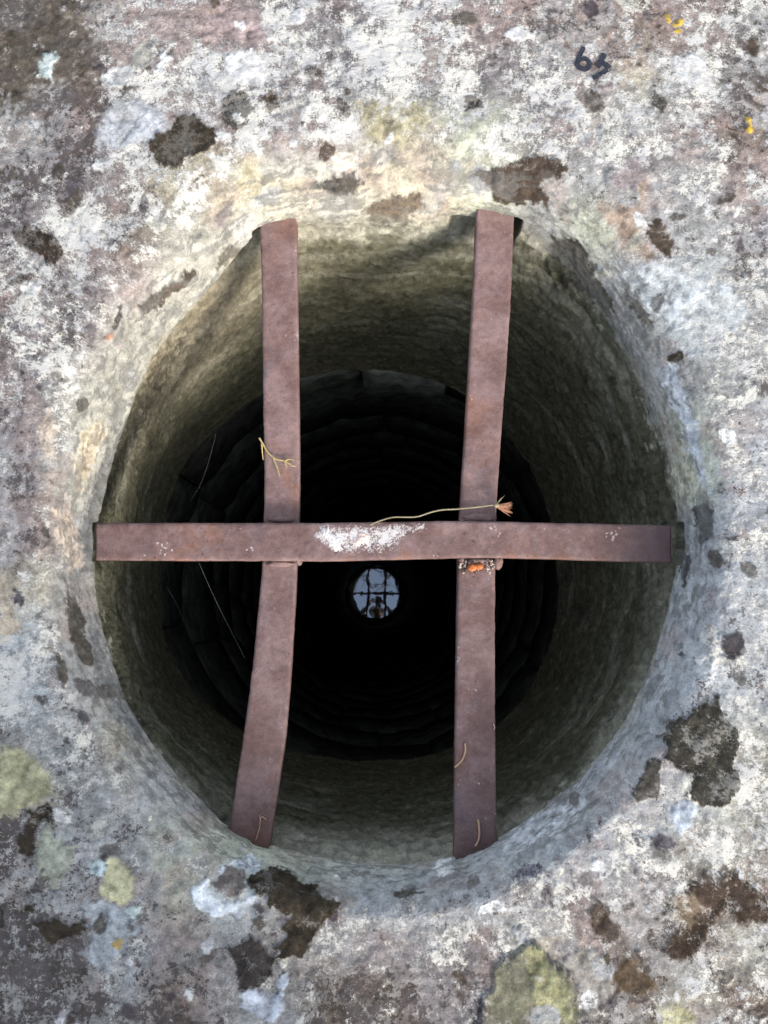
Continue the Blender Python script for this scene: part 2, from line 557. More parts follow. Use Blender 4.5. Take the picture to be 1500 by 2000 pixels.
gx = np.clip(mirror(WU + 14 * n_mid, 1500) / 100 - 0.5, 0, 13.999)
gy = np.clip(mirror(WV - 14 * n_hi, 2000) / 100 - 0.5, 0, 18.999)
ix, iy = gx.astype(int), gy.astype(int)
fx, fy = (gx - ix)[:, None], (gy - iy)[:, None]
fx, fy = fx * fx * (3 - 2 * fx), fy * fy * (3 - 2 * fy)
cell = (CG[iy, ix] * (1 - fx) * (1 - fy) + CG[iy, ix + 1] * fx * (1 - fy) + CG[iy + 1, ix] * (1 - fx) * fy + CG[iy + 1, ix + 1] * fx * fy)
base = cell[:, :3].astype(np.float32)
white, dark = cell[:, 3].astype(np.float32), cell[:, 4].astype(np.float32)
bare = np.zeros_like(white)
# mid-size blotches of other stone colours
blot = fbm(px, py, pz, 30, 4, 91, 0.6)
base *= (1 + 0.35 * blot)[:, None]
mm = sstep(0.08, 0.3, fbm(px, py, pz, 17, 4, 95, 0.6))[:, None]
base = base * (1 - 0.45 * mm) + np.array([.31, .235, .21], np.float32) * 0.45 * mm
gg = sstep(0.08, 0.28, fbm(px, py, pz, 21, 4, 99, 0.6))[:, None]
base = base * (1 - 0.5 * gg) + np.array([.37, .375, .37], np.float32) * 0.5 * gg

K = (.046, .037, .026)
KB = (.070, .053, .041)
KG = (.085, .077, .066)
PATCHES = [  # colour
    ((.175, .175, .175), 12, .1, 0, [(380, 640), (340, 705), (298, 790), (262, 860), (228, 935), (198, 1030), (196, 1110), (160, 1120), (155, 1050), (180, 950), (222, 860), (268, 770), (330, 680)]),  # grey band on the left lip: the bar's shadow put into the colour
    ((.19, .195, .195), 12, .1, 0, [(190, 1200), (225, 1310), (290, 1430), (300, 1470), (255, 1440), (200, 1350), (165, 1250)]),  # grey band along the lower-left lip
    # colour, softness px, white kept, height, outline
    ((.10, .085, .068), 55, .5, 0, [(0, 60), (30, 40), (60, 10), (140, -20), (165, 30), (180, 60), (190, 100), (170, 130), (195, 160), (180, 178), (150, 165), (110, 150), (70, 170), (60, 210), (0, 215), (-20, 120)]),
    ((.34, .265, .255), 14, .35, 0, [(400, 40), (440, 15), (500, 20), (530, 60), (510, 90), (470, 85), (445, 105), (410, 100), (390, 70)]),
    ((.45, .46, .48), 10, .3, 0, [(190, 255), (215, 205), (270, 195), (320, 215), (330, 250), (290, 285), (240, 290), (195, 285)]),
    ((.33, .255, .20), 10, .15, 0, [(1175, 395), (1205, 415), (1225, 380), (1240, 345), (1262, 325), (1265, 370), (1250, 410), (1245, 440), (1275, 490), (1295, 510), (1260, 512), (1225, 490), (1205, 450), (1170, 410)]),
    ((.45, .475, .485), 14, .3, 0, [(1210, 515), (1260, 520), (1300, 510), (1350, 540), (1400, 545), (1440, 570), (1460, 610), (1445, 650), (1390, 660), (1330, 640), (1280, 620), (1240, 580), (1215, 545)]),
    ((.47, .485, .51), 12, .3, 0, [(1000, 1600), (1050, 1590), (1120, 1560), (1150, 1570), (1100, 1620), (1030, 1660), (990, 1680), (980, 1650)]),  # lavender lower-right bevel, its bluish shade put into the colour
    ((.50, .53, .57), 7, .2, 0, [(1290, 720), (1310, 700), (1330, 740), (1360, 830), (1370, 900), (1385, 960), (1365, 940), (1345, 880), (1320, 800)]),
    ((.44, .43, .34), 7, .2, 0, [(1310, 905), (1345, 910), (1360, 920), (1350, 960), (1330, 1000), (1310, 970)]),
    ((.42, .36, .28), 10, .2, 0, [(-5, 1130), (25, 1130), (40, 1180), (40, 1230), (10, 1260), (-5, 1250)]),
    ((.50, .42, .34), 9, .3, 0, [(75, 830), (95, 805), (112, 845), (100, 900), (82, 880)]),
    ((.48, .41, .30), 9, .2, 0, [(160, 850), (200, 815), (208, 850), (182, 890), (165, 940), (148, 975), (150, 910)]),
    ((.48, .40, .33), 9, .2, 0, [(105, 1000), (135, 985), (150, 1030), (160, 1100), (135, 1115), (112, 1060)]),
    (K, 4, 0, .0012, [(290, 280), (310, 262), (335, 250), (350, 228), (380, 222), (395, 240), (410, 255), (425, 268), (420, 285), (400, 300), (370, 310), (345, 330), (320, 325), (297, 312)]),
    ((.06, .052, .042), 4, .1, .001, [(432, 200), (445, 180), (465, 175), (485, 180), (495, 200), (492, 225), (480, 245), (460, 255), (440, 250), (430, 230)]),
    (KB, 6, .1, .001, [(512, 190), (530, 180), (545, 195), (545, 212), (530, 220), (515, 212)]),
    (KB, 6, .1, .001, [(220, 165), (240, 158), (268, 165), (262, 180), (232, 182)]),
    ((.042, .03, .023), 4, .05, .001, [(28, 455), (50, 445), (80, 445), (105, 458), (125, 478), (122, 505), (110, 520), (85, 520), (78, 500), (55, 490), (35, 478)]),
    (KB, 7, .15, .001, [(10, 545), (40, 530), (68, 535), (66, 548), (40, 558), (15, 560)]),
    (KG, 5, .1, .001, [(610, 350), (640, 350), (670, 335), (690, 340), (710, 362), (690, 378), (650, 382), (630, 370)]),
    ((.15, .12, .09), 7, .1, 0, [(710, 410), (760, 385), (820, 383), (828, 405), (790, 440), (740, 440), (712, 425)]),
    ((.33, .30, .20), 16, .4, 0, [(690, 200), (760, 195), (830, 205), (835, 250), (790, 285), (730, 270), (700, 240)]),
    (KB, 4, .05, .001, [(925, 335), (960, 330), (1005, 315), (1050, 305), (1090, 310), (1115, 325), (1095, 345), (1070, 350), (1055, 360), (1075, 385), (1072, 402), (1040, 395), (990, 405), (968, 395), (962, 370), (935, 352)]),
    (KG, 5, .1, 0, [(1075, 460), (1120, 470), (1150, 495), (1165, 520), (1170, 545), (1195, 585), (1195, 620), (1170, 600), (1140, 570), (1100, 560), (1085, 530), (1078, 500)]),
    (KG, 5, .1, 0, [(1225, 580), (1250, 590), (1270, 620), (1280, 640), (1258, 630), (1235, 605)]),
    (KB, 4, .05, 0, [(1260, 435), (1285, 425), (1300, 440), (1312, 470), (1310, 498), (1290, 490), (1270, 470)]),
    (KB, 4, .1, .001, [(905, 190), (930, 180), (942, 195), (940, 212), (910, 215)]),
    (KG, 4, .05, .001, [(1140, 185), (1160, 175), (1180, 190), (1178, 218), (1150, 222), (1138, 205)]),
    (KG, 5, .15, .001, [(1270, 180), (1290, 185), (1310, 195), (1290, 215), (1272, 205)]),
    ((.085, .07, .056), 4, .0, .001, [(275, 600), (300, 575), (340, 550), (375, 525), (385, 535), (365, 560), (330, 580), (300, 610), (280, 620)]),
    (KG, 4, .2, .0, [(218, 640), (235, 590), (240, 595), (235, 625), (222, 640)]),
    ((.105, .09, .065), 4, .0, .001, [(422, 500), (440, 485), (470, 480), (472, 500), (445, 515), (425, 528)]),
    (KG, 3, 0, .001, [(137, 1145), (140, 1170), (150, 1175), (160, 1200), (170, 1240), (180, 1275), (178, 1300), (165, 1302), (150, 1280), (140, 1250), (130, 1210), (130, 1180)]),
    (KG, 3, 0, .001, [(110, 1275), (125, 1290), (135, 1330), (128, 1342), (115, 1325)]),
    ((.055, .05, .055), 4, 0, .001, [(27, 1145), (45, 1150), (50, 1180), (42, 1190), (30, 1170)]),
    ((.08, .075, .085), 4, 0, .001, [(150, 1390), (168, 1392), (175, 1410), (158, 1416)]),
    (KG, 5, .25, .0, [(80, 1010), (92, 1030), (105, 1055), (95, 1062), (82, 1040)]),
    ((.044, .041, .033), 4, .12, .0015, [(1300, 1415), (1320, 1400), (1355, 1395), (1375, 1370), (1400, 1362), (1415, 1395), (1420, 1420), (1445, 1425), (1445, 1460), (1435, 1490), (1448, 1520), (1440, 1555), (1410, 1575), (1375, 1575), (1335, 1555), (1345, 1530), (1360, 1505), (1320, 1505), (1300, 1480), (1297, 1450)]),
    (KG, 3, .05, .001, [(1255, 1500), (1275, 1480), (1295, 1490), (1285, 1530), (1280, 1560), (1255, 1570), (1240, 1555), (1250, 1525)]),
    ((.055, .05, .055), 5, .1, .001, [(1410, 1250), (1435, 1230), (1455, 1235), (1465, 1262), (1450, 1290), (1425, 1290), (1408, 1272)]),
    ((.085, .088, .09), 3, .0, .0, [(1350, 990), (1375, 980), (1385, 965), (1390, 990), (1398, 1010), (1395, 1040), (1375, 1062), (1365, 1055), (1370, 1035), (1355, 1030)]),
    ((.085, .088, .09), 3, .0, .0, [(1338, 1080), (1352, 1095), (1345, 1130), (1335, 1148), (1330, 1115)]),
    (K, 4, .06, .0015, [(482, 1720), (505, 1700), (540, 1695), (575, 1705), (600, 1720), (620, 1730), (622, 1745), (660, 1765), (668, 1780), (640, 1800), (620, 1830), (590, 1870), (550, 1868), (538, 1850), (560, 1830), (550, 1810), (565, 1790), (530, 1770), (520, 1755), (495, 1755)]),
    ((.046, .039, .036), 4, .1, .0015, [(445, 1850), (470, 1835), (500, 1830), (520, 1855), (535, 1870), (535, 1905), (505, 1930), (465, 1930), (460, 1890)]),
    (KG, 3, .05, .001, [(495, 1790), (515, 1790), (520, 1810), (505, 1820), (492, 1808)]),
    (KB, 4, .1, .001, [(1150, 1765), (1175, 1755), (1195, 1770), (1197, 1820), (1170, 1825), (1150, 1800)]),
    ((.058, .041, .030), 8, .25, .001, [(1295, 1745), (1340, 1735), (1370, 1700), (1400, 1720), (1440, 1700), (1470, 1740), (1500, 1760), (1520, 1810), (1450, 1800), (1420, 1780), (1390, 1800), (1370, 1850), (1350, 1880), (1310, 1870), (1292, 1850), (1320, 1820), (1300, 1790)]),
    ((.10, .07, .043), 10, .25, .001, [(1200, 1880), (1240, 1860), (1260, 1880), (1280, 1920), (1260, 1950), (1210, 1940), (1195, 1910)]),
    ((.25, .19, .13), 12, .3, 0, [(1310, 1745), (1350, 1745), (1370, 1775), (1350, 1810), (1320, 1800)]),
    (K, 4, .1, .001, [(50, 1580), (85, 1568), (105, 1590), (105, 1625), (85, 1610), (70, 1640), (60, 1670), (25, 1665), (40, 1630), (55, 1610)]),
    (K, 5, .12, .001, [(70, 1800), (110, 1790), (140, 1800), (175, 1790), (170, 1820), (130, 1830), (100, 1850), (80, 1820)]),
    (K, 6, .2, .001, [(-5, 1770), (10, 1775), (8, 1810), (-5, 1815)]),
    ((.36, .345, .215), 9, .25, .001, [(-5, 1455), (40, 1460), (70, 1480), (98, 1510), (95, 1550), (50, 1565), (30, 1590), (-5, 1595)]),
    ((.32, .33, .265), 4, .2, .0015, [(65, 1690), (75, 1640), (90, 1605), (110, 1640), (150, 1650), (140, 1690), (110, 1730), (75, 1720)]),
    ((.37, .395, .41), 12, .3, 0, [(165, 1755), (215, 1760), (240, 1780), (275, 1790), (272, 1820), (240, 1850), (220, 1900), (185, 1900), (160, 1860), (180, 1820), (160, 1780)]),
    ((.50, .475, .30), 4, .05, .002, [(190, 1730), (205, 1690), (208, 1668), (225, 1670), (245, 1700), (262, 1720), (258, 1755), (240, 1768), (200, 1755)]),
    ((.56, .66, .66), 3, .3, .001, [(175, 1690), (205, 1675), (205, 1705), (180, 1710)]),
    ((.55, .62, .58), 4, .3, .001, [(250, 1775), (272, 1770), (278, 1795), (262, 1800)]),
    ((.45, .32, .12), 2.5, 0, .001, [(218, 1838), (232, 1832), (241, 1840), (232, 1851), (220, 1848)]),
    ((.60, .64, .68), 3, .1, .001, [(370, 1740), (400, 1722), (412, 1745), (440, 1760), (475, 1762), (500, 1750), (500, 1765), (478, 1775), (470, 1795), (450, 1782), (415, 1787), (380, 1772)]),
    ((.60, .64, .68), 3, .1, .001, [(420, 1700), (455, 1682), (490, 1663), (512, 1690), (500, 1708), (470, 1700), (430, 1715)]),
    ((.17, .15, .14), 5, .3, .001, [(412, 1735), (440, 1690), (475, 1700), (480, 1735), (465, 1755), (430, 1750)]),
    ((.50, .53, .58), 3, .1, .0015, [(465, 1935), (490, 1928), (520, 1940), (555, 1955), (550, 1985), (530, 1998), (500, 1980), (468, 1965)]),
    ((.50, .55, .62), 3, .1, .001, [(550, 1905), (562, 1898), (568, 1920), (555, 1945), (548, 1930)]),
    ((.75, .70, .70), 3, .4, .002, [(108, 1988), (130, 1968), (150, 1985), (156, 2005), (105, 2005)]),
    ((.165, .16, .115), 3, .35, .003, [(965, 1895), (990, 1870), (1020, 1850), (1040, 1835), (1060, 1850), (1075, 1875), (1100, 1885), (1120, 1930), (1135, 1980), (1130, 2020), (928, 2020), (940, 1960), (960, 1930)]),
    ((.27, .265, .155), 6, .35, .001, [(1022, 1850), (1040, 1837), (1056, 1850), (1080, 1890), (1108, 1930), (1122, 1990), (1060, 2000), (1040, 1950), (1030, 1900)]),
    ((.27, .25, .225), 4, .25, .0015, [(1095, 1870), (1130, 1850), (1180, 1865), (1195, 1900), (1200, 1960), (1160, 1980), (1130, 1960), (1110, 1900)]),
    ((.40, .40, .40), 2.5, .1, .002, [(1000, 1815), (1018, 1805), (1035, 1825), (1030, 1840), (1005, 1845)]),
    ((.38, .36, .22), 8, .2, .001, [(1285, 1960), (1330, 1965), (1355, 1985), (1340, 2005), (1290, 2005)]),
    ((.46, .51, .57), 7, .2, .001, [(1305, 1570), (1340, 1560), (1358, 1580), (1355, 1610), (1330, 1625), (1305, 1600)]),
    ((.11, .10, .13), 5, .15, 0, [(1005, 1695), (1040, 1683), (1055, 1692), (1040, 1710), (1010, 1712)]),
    (KG, 3, .05, 0, [(766, 1745), (800, 1737), (828, 1742), (810, 1752), (780, 1756)]),
    ((.10, .09, .10), 6, .2, 0, [(1270, 1640), (1300, 1625), (1325, 1645), (1310, 1660), (1275, 1660)]),
    ((.80, .80, .78), 3, .6, .0015, [(1310, 112), (1345, 105), (1380, 120), (1385, 140), (1370, 150), (1382, 165), (1360, 178), (1340, 160), (1315, 150)]),
    ((.82, .82, .81), 5, .6, .001, [(200, 140), (225, 125), (250, 130), (265, 150), (240, 165), (205, 170), (195, 155)]),
    ((.82, .82, .81), 5, .6, .001, [(445, 110), (470, 95), (495, 100), (515, 125), (515, 150), (490, 170), (455, 160), (440, 135)]),
    ((.74, .74, .72), 4, .6, .001, [(40, 565), (60, 550), (82, 560), (70, 578), (50, 580)]),
    ((.74, .74, .72), 3, .6, .001, [(455, 228), (470, 225), (476, 236), (462, 241)]),
    ((.74, .74, .72), 3, .6, .001, [(318, 105), (328, 98), (334, 115), (326, 135), (312, 150), (298, 140)]),
    ((.52, .59, .57), 4, .3, .001, [(70, 130), (85, 105), (110, 98), (120, 120), (105, 130), (100, 160), (88, 150), (75, 145)]),
    ((.52, .35, .05), 2, 0, .0015, [(1296, 24), (1305, 21), (1310, 40), (1301, 46)]),
    ((.52, .35, .05), 2, 0, .0015, [(1314, 50), (1325, 32), (1335, 42), (1325, 63), (1317, 58)]),
    ((.52, .35, .05), 2, 0, .0015, [(1457, 234), (1466, 234), (1466, 259), (1457, 256)]),
    ((.25, .15, .11), 3, 0, .001, [(206, 655), (214, 650), (224, 654), (220, 661), (208, 661)]),
]


def poly_sd(x, y, pts):
    """Signed distance to a polygon (negative inside)."""
    pts = np.asarray(pts, np.float32)
    d = np.full(x.shape, 1e9, np.float32)
    ins = np.zeros(x.shape, bool)
    for i in range(len(pts)):
        ax, ay = pts[i]
        bx, by = pts[(i + 1) % len(pts)]
        ex, ey = bx - ax, by - ay
        t = np.clip(((x - ax) * ex + (y - ay) * ey) / (ex * ex + ey * ey + 1e-9), 0, 1)
        d = np.minimum(d, np.hypot(x - ax - t * ex, y - ay - t * ey))
        ins ^= ((ay > y) != (by > y)) & (x < ex * (y - ay) / (ey + 1e-9) + ax)
    return np.where(ins, -d, d)


edge_n = fbm(px, py, pz, 240, 2, 111, 0.6)
pmask = np.zeros_like(white)
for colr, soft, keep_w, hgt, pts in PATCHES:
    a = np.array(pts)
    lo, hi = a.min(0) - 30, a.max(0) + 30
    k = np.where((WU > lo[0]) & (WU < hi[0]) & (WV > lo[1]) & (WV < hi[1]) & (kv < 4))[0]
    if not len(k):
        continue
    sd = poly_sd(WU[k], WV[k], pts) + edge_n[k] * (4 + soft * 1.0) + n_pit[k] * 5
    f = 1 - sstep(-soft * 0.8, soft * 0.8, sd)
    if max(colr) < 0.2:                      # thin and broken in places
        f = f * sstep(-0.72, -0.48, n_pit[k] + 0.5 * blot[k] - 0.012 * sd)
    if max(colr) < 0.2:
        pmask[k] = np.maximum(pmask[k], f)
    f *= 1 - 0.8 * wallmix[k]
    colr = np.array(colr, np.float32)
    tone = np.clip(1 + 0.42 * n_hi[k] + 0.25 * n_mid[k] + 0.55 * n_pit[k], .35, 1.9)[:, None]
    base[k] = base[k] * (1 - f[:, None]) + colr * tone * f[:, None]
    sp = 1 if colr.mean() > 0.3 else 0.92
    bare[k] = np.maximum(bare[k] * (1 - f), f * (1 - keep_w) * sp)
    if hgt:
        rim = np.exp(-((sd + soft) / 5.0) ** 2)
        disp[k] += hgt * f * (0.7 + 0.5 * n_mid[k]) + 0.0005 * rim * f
        if hgt > .0025:
            disp[k] -= 0.0012 * np.exp(-((sd - 2) / 2.5) ** 2)

# many smaller lichen bodies: dark rosettes, white and grey discs, more of them where the cell says so
topk = np.where(((kv == 1) | (kv == 2)) & (U > -60) & (U < 1560) & (V > -60) & (V < 2060))[0]
tU, tV = WU[topk], WV[topk]
order = np.argsort(tV)
topk, tU, tV = topk[order], tU[order], tV[order]
n_made = 0
while n_made < 900:
    cu, cv = rng.uniform(-20, 1520), rng.uniform(-20, 2020)
    ci = CG[min(19, max(0, int(cv / 100))), min(14, max(0, int(cu / 100)))]
    n_made += 1
    if math.hypot((cu - 750) / 1.0, (cv - 1040) / 1.08) < 610:
        continue
    q = rng.random()
    rad_px = 4 + 17 * rng.random() ** 2.6
    if q < ci[4] * 1.15:
        colr, kw, hg = (K, KB, KG, (.07, .058, .066))[rng.integers(4)], .1, .0006
    elif q < ci[4] * 1.15 + ci[3] * 0.30:
        colr, kw, hg = ((.78, .77, .74), (.72, .72, .72), (.70, .67, .58))[rng.integers(3)], .7, .0008
    elif q < 0.62 and ci[4] < .5:
        colr, kw, hg = ((.36, .365, .37), (.33, .30, .27), (.42, .42, .36), (.27, .23, .23))[rng.integers(4)], .6, .0003
        rad_px *= 1.6
    else:
        continue
    i0, i1 = np.searchsorted(tV, (cv - rad_px - 14, cv + rad_px + 14))
    kk = topk[i0:i1][np.abs(tU[i0:i1] - cu) < rad_px + 14]
    if not len(kk):
        continue
    el_ = rng.uniform(.65, 1.5)
    an = rng.uniform(0, 3.14)
    dx, dy = WU[kk] - cu, WV[kk] - cv
    dx, dy = (dx * math.cos(an) + dy * math.sin(an)) * el_, (-dx * math.sin(an) + dy * math.cos(an)) / el_
    sd = np.hypot(dx, dy) - rad_px + edge_n[kk] * 5
    f = sstep(1.8, -1.8, sd) * (1 - wallmix[kk]) * rng.uniform(.6, 1) * sstep(.07, .13, base[kk].mean(1))
    colr = np.array(colr, np.float32)
    base[kk] = base[kk] * (1 - f[:, None]) + colr * (1 + 0.25 * n_hi[kk])[:, None] * f[:, None]
    bare[kk] = np.maximum(bare[kk] * (1 - f), f * (1 - kw))
    disp[kk] += hg * f

# rounding: bare, smoother, streaked along the hole
bevm = (sstep(-0.0015, -0.016, pz + 0.004 * n_mid) * (kv >= 2)).astype(np.float32)
white = white * (1 - 0.45 * bevm)
bare = np.maximum(bare, bevm * (0.84 + 0.35 * n_str2 + 0.3 * n_mid))
n_fl = fbm(cth * 22, sth * 22, pz * 230 + rr_ * 110 + 2.0 * n_mid, 1.0, 3, 131, 0.6)
stain = np.maximum(sstep(0.20, 0.32, n_str2 + 0.5 * n_mid + 0.35 * n_pit), sstep(0.24, 0.34, n_fl + 0.35 * n_low + 0.3 * n_mid))
base *= (1 + bevm * 0.20 * n_str + bevm * 0.16 * n_str2)[:, None]
base = base * (1 - 0.62 * (bevm * stain * (1 - wallmix))[:, None]) + np.array([.13, .128, .122], np.float32) * (0.62 * bevm * stain * (1 - wallmix))[:, None]

# inner wall: olive algae, darkened with depth to stand in for shade; lit parts painted pale
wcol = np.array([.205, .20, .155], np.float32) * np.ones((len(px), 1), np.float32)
alg_shade = sstep(-0.42, 0.22, n_str + 0.5 * n_low + 0.4 * n_pit + 0.7 * (depth - 0.12))[:, None]
wcol = wcol * (1 - alg_shade) + np.array([.092, .090, .060], np.float32) * alg_shade
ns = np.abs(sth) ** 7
pale = (sstep(0.025 + np.where(sth < 0, 0.36, 0.17) * ns, 0.0, depth + 0.10 * n_mid + 0.10 * n_str2) * 0.85)[:, None]  # pale bands north and south: light on the wall put into its colour
sunlit_tan = (np.exp(-(np.angle(np.exp(1j * (theta - 2.30))) / 0.42) ** 2) * sstep(0.62, 0.12, depth + 0.15 * n_low))[:, None]  # sunlit patch of the upper-left wall put into its colour
wcol = wcol * (1 - 0.7 * sunlit_tan) + np.array([.33, .285, .205], np.float32) * 0.7 * sunlit_tan
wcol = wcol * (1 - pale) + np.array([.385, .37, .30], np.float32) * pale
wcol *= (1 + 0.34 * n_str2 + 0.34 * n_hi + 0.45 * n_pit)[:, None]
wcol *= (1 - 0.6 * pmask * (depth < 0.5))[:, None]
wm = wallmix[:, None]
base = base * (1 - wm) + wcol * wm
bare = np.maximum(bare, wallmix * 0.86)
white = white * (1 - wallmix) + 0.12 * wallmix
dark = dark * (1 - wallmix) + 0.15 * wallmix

# grooves and chisel marks
GROOVES = [([(905, 225), (930, 262), (948, 300), (958, 345), (958, 392)], 6, .0025), ([(1165, 245), (1172, 300), (1180, 345)], 8, .003),
           ([(345, 1648), (310, 1690), (280, 1745)], 12, .0014), ([(378, 1688), (350, 1715), (322, 1745)], 10, .0014),
           ([(125, 400), (140, 430), (160, 450), (160, 470)], 2.5, .002), ([(60, 1745), (120, 1735), (140, 1760)], 2.5, .002),
           ([(1010, 1610), (1060, 1560), (1100, 1530)], 4, .0015), ([(700, 250), (730, 270), (760, 300)], 6, .002)]
for pts, wd, dp in GROOVES:
    a = np.array(pts, np.float32)
    lo, hi = a.min(0) - 40, a.max(0) + 40
    k = np.where((WU > lo[0]) & (WU < hi[0]) & (WV > lo[1]) & (WV < hi[1]) & (kv < 3))[0]
    d = np.full(len(k), 1e9, np.float32)
    for i in range(len(a) - 1):
        e = a[i + 1] - a[i]
        t = np.clip(((WU[k] - a[i, 0]) * e[0] + (WV[k] - a[i, 1]) * e[1]) / (e @ e), 0, 1)
        d = np.minimum(d, np.hypot(WU[k] - a[i, 0] - t * e[0], WV[k] - a[i, 1] - t * e[1]))
    disp[k] -= dp * np.exp(-(d / wd) ** 2)

P2 = P.reshape(-1, 3) + NRM.reshape(-1, 3) * disp[:, None]
# sockets where the bars enter the stone: push the wall outwards
rad = np.stack([cth, sth, np.zeros_like(cth)], -1)
SOCKETS = [  # picture point at the mouth, height, half width across, half height, depth
    (534, 452, -0.075, .0225, .017, .040), (970, 446, -0.075, .0225, .017, .040), (905, 462, -0.082, .018, .012, .012),
    (1322, 1062, -0.066, .021, .015, .034), (182, 1058, -0.068, .0195, .010, .012),
    (482, 1640, -0.068, .0225, .011, .030), (930, 1655, -0.068, .0215, .011, .030)]
for u, v, z, hw, hh, dp in SOCKETS:
    c = at(u, v, z)
    ang = math.atan2(c.y - HC[1], c.x - HC[0])
    da = np.angle(np.exp(1j * (theta - ang))) * np.hypot(c.x - HC[0], c.y - HC[1])
    k = np.where((np.abs(da) < hw * 1.6) & (np.abs(pz - z) < hh * 2.2) & (kv >= 2) & (kv < 4))[0]
    f = sstep(hw * 1.12, hw * 0.93, np.abs(da[k]) + 0.0022 * n_mid[k]) * sstep(hh * 1.25, hh * 0.9, np.abs(pz[k] - z) + 0.0025 * n_mid[k])
    P2[k] += rad[k] * (f * dp)[:, None]

me = grid_mesh('stone_wellhead', P2.reshape(P.shape), wrap_u=True)
add_attr(me, 'base', np.clip(base, 0.01, 0.85))
add_attr(me, 'cover', np.stack([white, dark, np.clip(bare, 0, 1)], -1))
wellhead = link('stone_wellhead', me, M_STONE)
tag(wellhead, 'old lichen covered stone wellhead with a worn round mouth', 'well')


def surface_z(x, y):
    """Height of the stone's top near x, y (nearest vertex)."""
    i = np.argmin((P2[:, 0] - x) ** 2 + (P2[:, 1] - y) ** 2 + (kv >= 3) * 1.0)
    return P2[i, 2]


# painted number: flat strokes of black paint following the stone
def paint_stroke(pts, w):
    """Grid of small quads along a polyline given in picture points, width w px, laid on the stone."""
    a = np.array(pts, float)
    seg = np.hypot(*(a[1:] - a[:-1]).T)
    s = np.r_[0, np.cumsum(seg)]
    n = max(4, int(s[-1] / 1.6))
    tt = np.linspace(0, s[-1], n)
    c = np.stack([np.interp(tt, s, a[:, 0]), np.interp(tt, s, a[:, 1])], -1)
    tan = np.gradient(c, axis=0)
    tan /= np.linalg.norm(tan, axis=1)[:, None]
    nor = np.stack([-tan[:, 1], tan[:, 0]], -1)
    vs = []
    for i in range(n):
        ww = w * (0.86 + 0.3 * random.random()) * (0.75 if i in (0, n - 1) else 1)
        for q in np.linspace(-0.5, 0.5, 5):
            p = c[i] + nor[i] * q * ww
            g = at(p[0], p[1], 0.0)
            vs.append((g.x, g.y, surface_z(g.x, g.y) + 0.0010))
    return np.array(vs).reshape(n, 5, 3)


num = empty('painted_number', at(1155, 125, 0.0))
num.parent = wellhead
ring = [(1139 + 12.5 * math.cos(t), 126 + 10 * math.sin(t)) for t in np.linspace(-2.6, 3.7, 22)]
digit = [[paint_stroke([(1140, 93), (1135, 103), (1130, 113), (1128, 122)], 9), paint_stroke(ring, 9.5)],
         [paint_stroke([(1181, 106), (1174, 118), (1167, 133)], 10), paint_stroke([(1175, 122), (1183, 127), (1190, 133)], 10),
          paint_stroke([(1187, 137), (1174, 144), (1157, 154)], 9)]]
for strokes in digit:
    bm = bmesh.new()
    for g in strokes:
        vv = [[bm.verts.new(p) for p in r_] for r_ in g]
        for i in range(len(vv) - 1):
            for j in range(4):
                bm.faces.new((vv[i][j], vv[i][j + 1], vv[i + 1][j + 1], vv[i + 1][j]))
    dm = bpy.data.meshes.new('digit')
    bm.to_mesh(dm)
    bm.free()
    link('digit', dm, M_PAINT, num)
num.matrix_parent_inverse = Matrix.Identity(4)

# ------------------------------------------------------------------ shaft, water, ground
SH_C = Vector((HC[0], HC[1], 0))
shaft = empty('well_shaft', (HC[0], HC[1], Z_BOT))
tag(shaft, 'dark masonry shaft of the well under the stone wellhead', 'well shaft', kind='structure')
R_IN, WATER_Z = 0.415, -4.95


def lathe(profile, n=96, jitter=0.0):
    P_ = np.array([[[HC[0] + (r + jitter * random.uniform(-1, 1)) * math.cos(t), HC[1] + (r + jitter * random.uniform(-1, 1)) * math.sin(t), z]
                    for t in np.linspace(0, 2 * math.pi, n, endpoint=False)] for r, z in profile])
    return P_


link('lining', grid_mesh('lining', lathe([(R_IN + 0.03, z) for z in np.linspace(Z_BOT - 0.03, WATER_Z - 0.3, 30)], 64, 0.004)[::-1], True), M_MORTAR, shaft)


def stone_block(a0, a1, z0, z1, r0, r1, g=0.0015):
    """A curved block between two angles, with chamfered, uneven face (faces the shaft's axis)."""
    bm = bmesh.new()
    n = 4
    ch = 0.006
    j = lambda s: random.uniform(-s, s)
    n = 7
    jit = [[j(.004), j(.007), j(.003), j(.006)] for _ in range(n + 1)]
    loops = []
    for k in range(n + 1):
        a = a0 + (a1 - a0) * k / n
        inset = ch if k in (0, n) else 0
        rf = r0 + inset + jit[k][0]
        pts = [(r1, z0 + g), (r0 + ch + 0.004, z0 + g + jit[k][1]), (rf, z0 + g + ch + jit[k][1]), (rf + jit[k][2], z1 - g - ch + jit[k][3]), (r0 + ch + 0.004, z1 - g), (r1, z1 - g)]
        loops.append([bm.verts.new((HC[0] + r * math.cos(a), HC[1] + r * math.sin(a), z)) for r, z in pts])
    for k in range(n):
        for q in range(5):
            bm.faces.new((loops[k][q], loops[k][q + 1], loops[k + 1][q + 1], loops[k + 1][q]))
    bm.faces.new(loops[0][::-1])
    bm.faces.new(loops[-1])
    bmesh.ops.recalc_face_normals(bm, faces=bm.faces)
    m = bpy.data.meshes.new('stone')
    bm.to_mesh(m)
    bm.free()
    return m


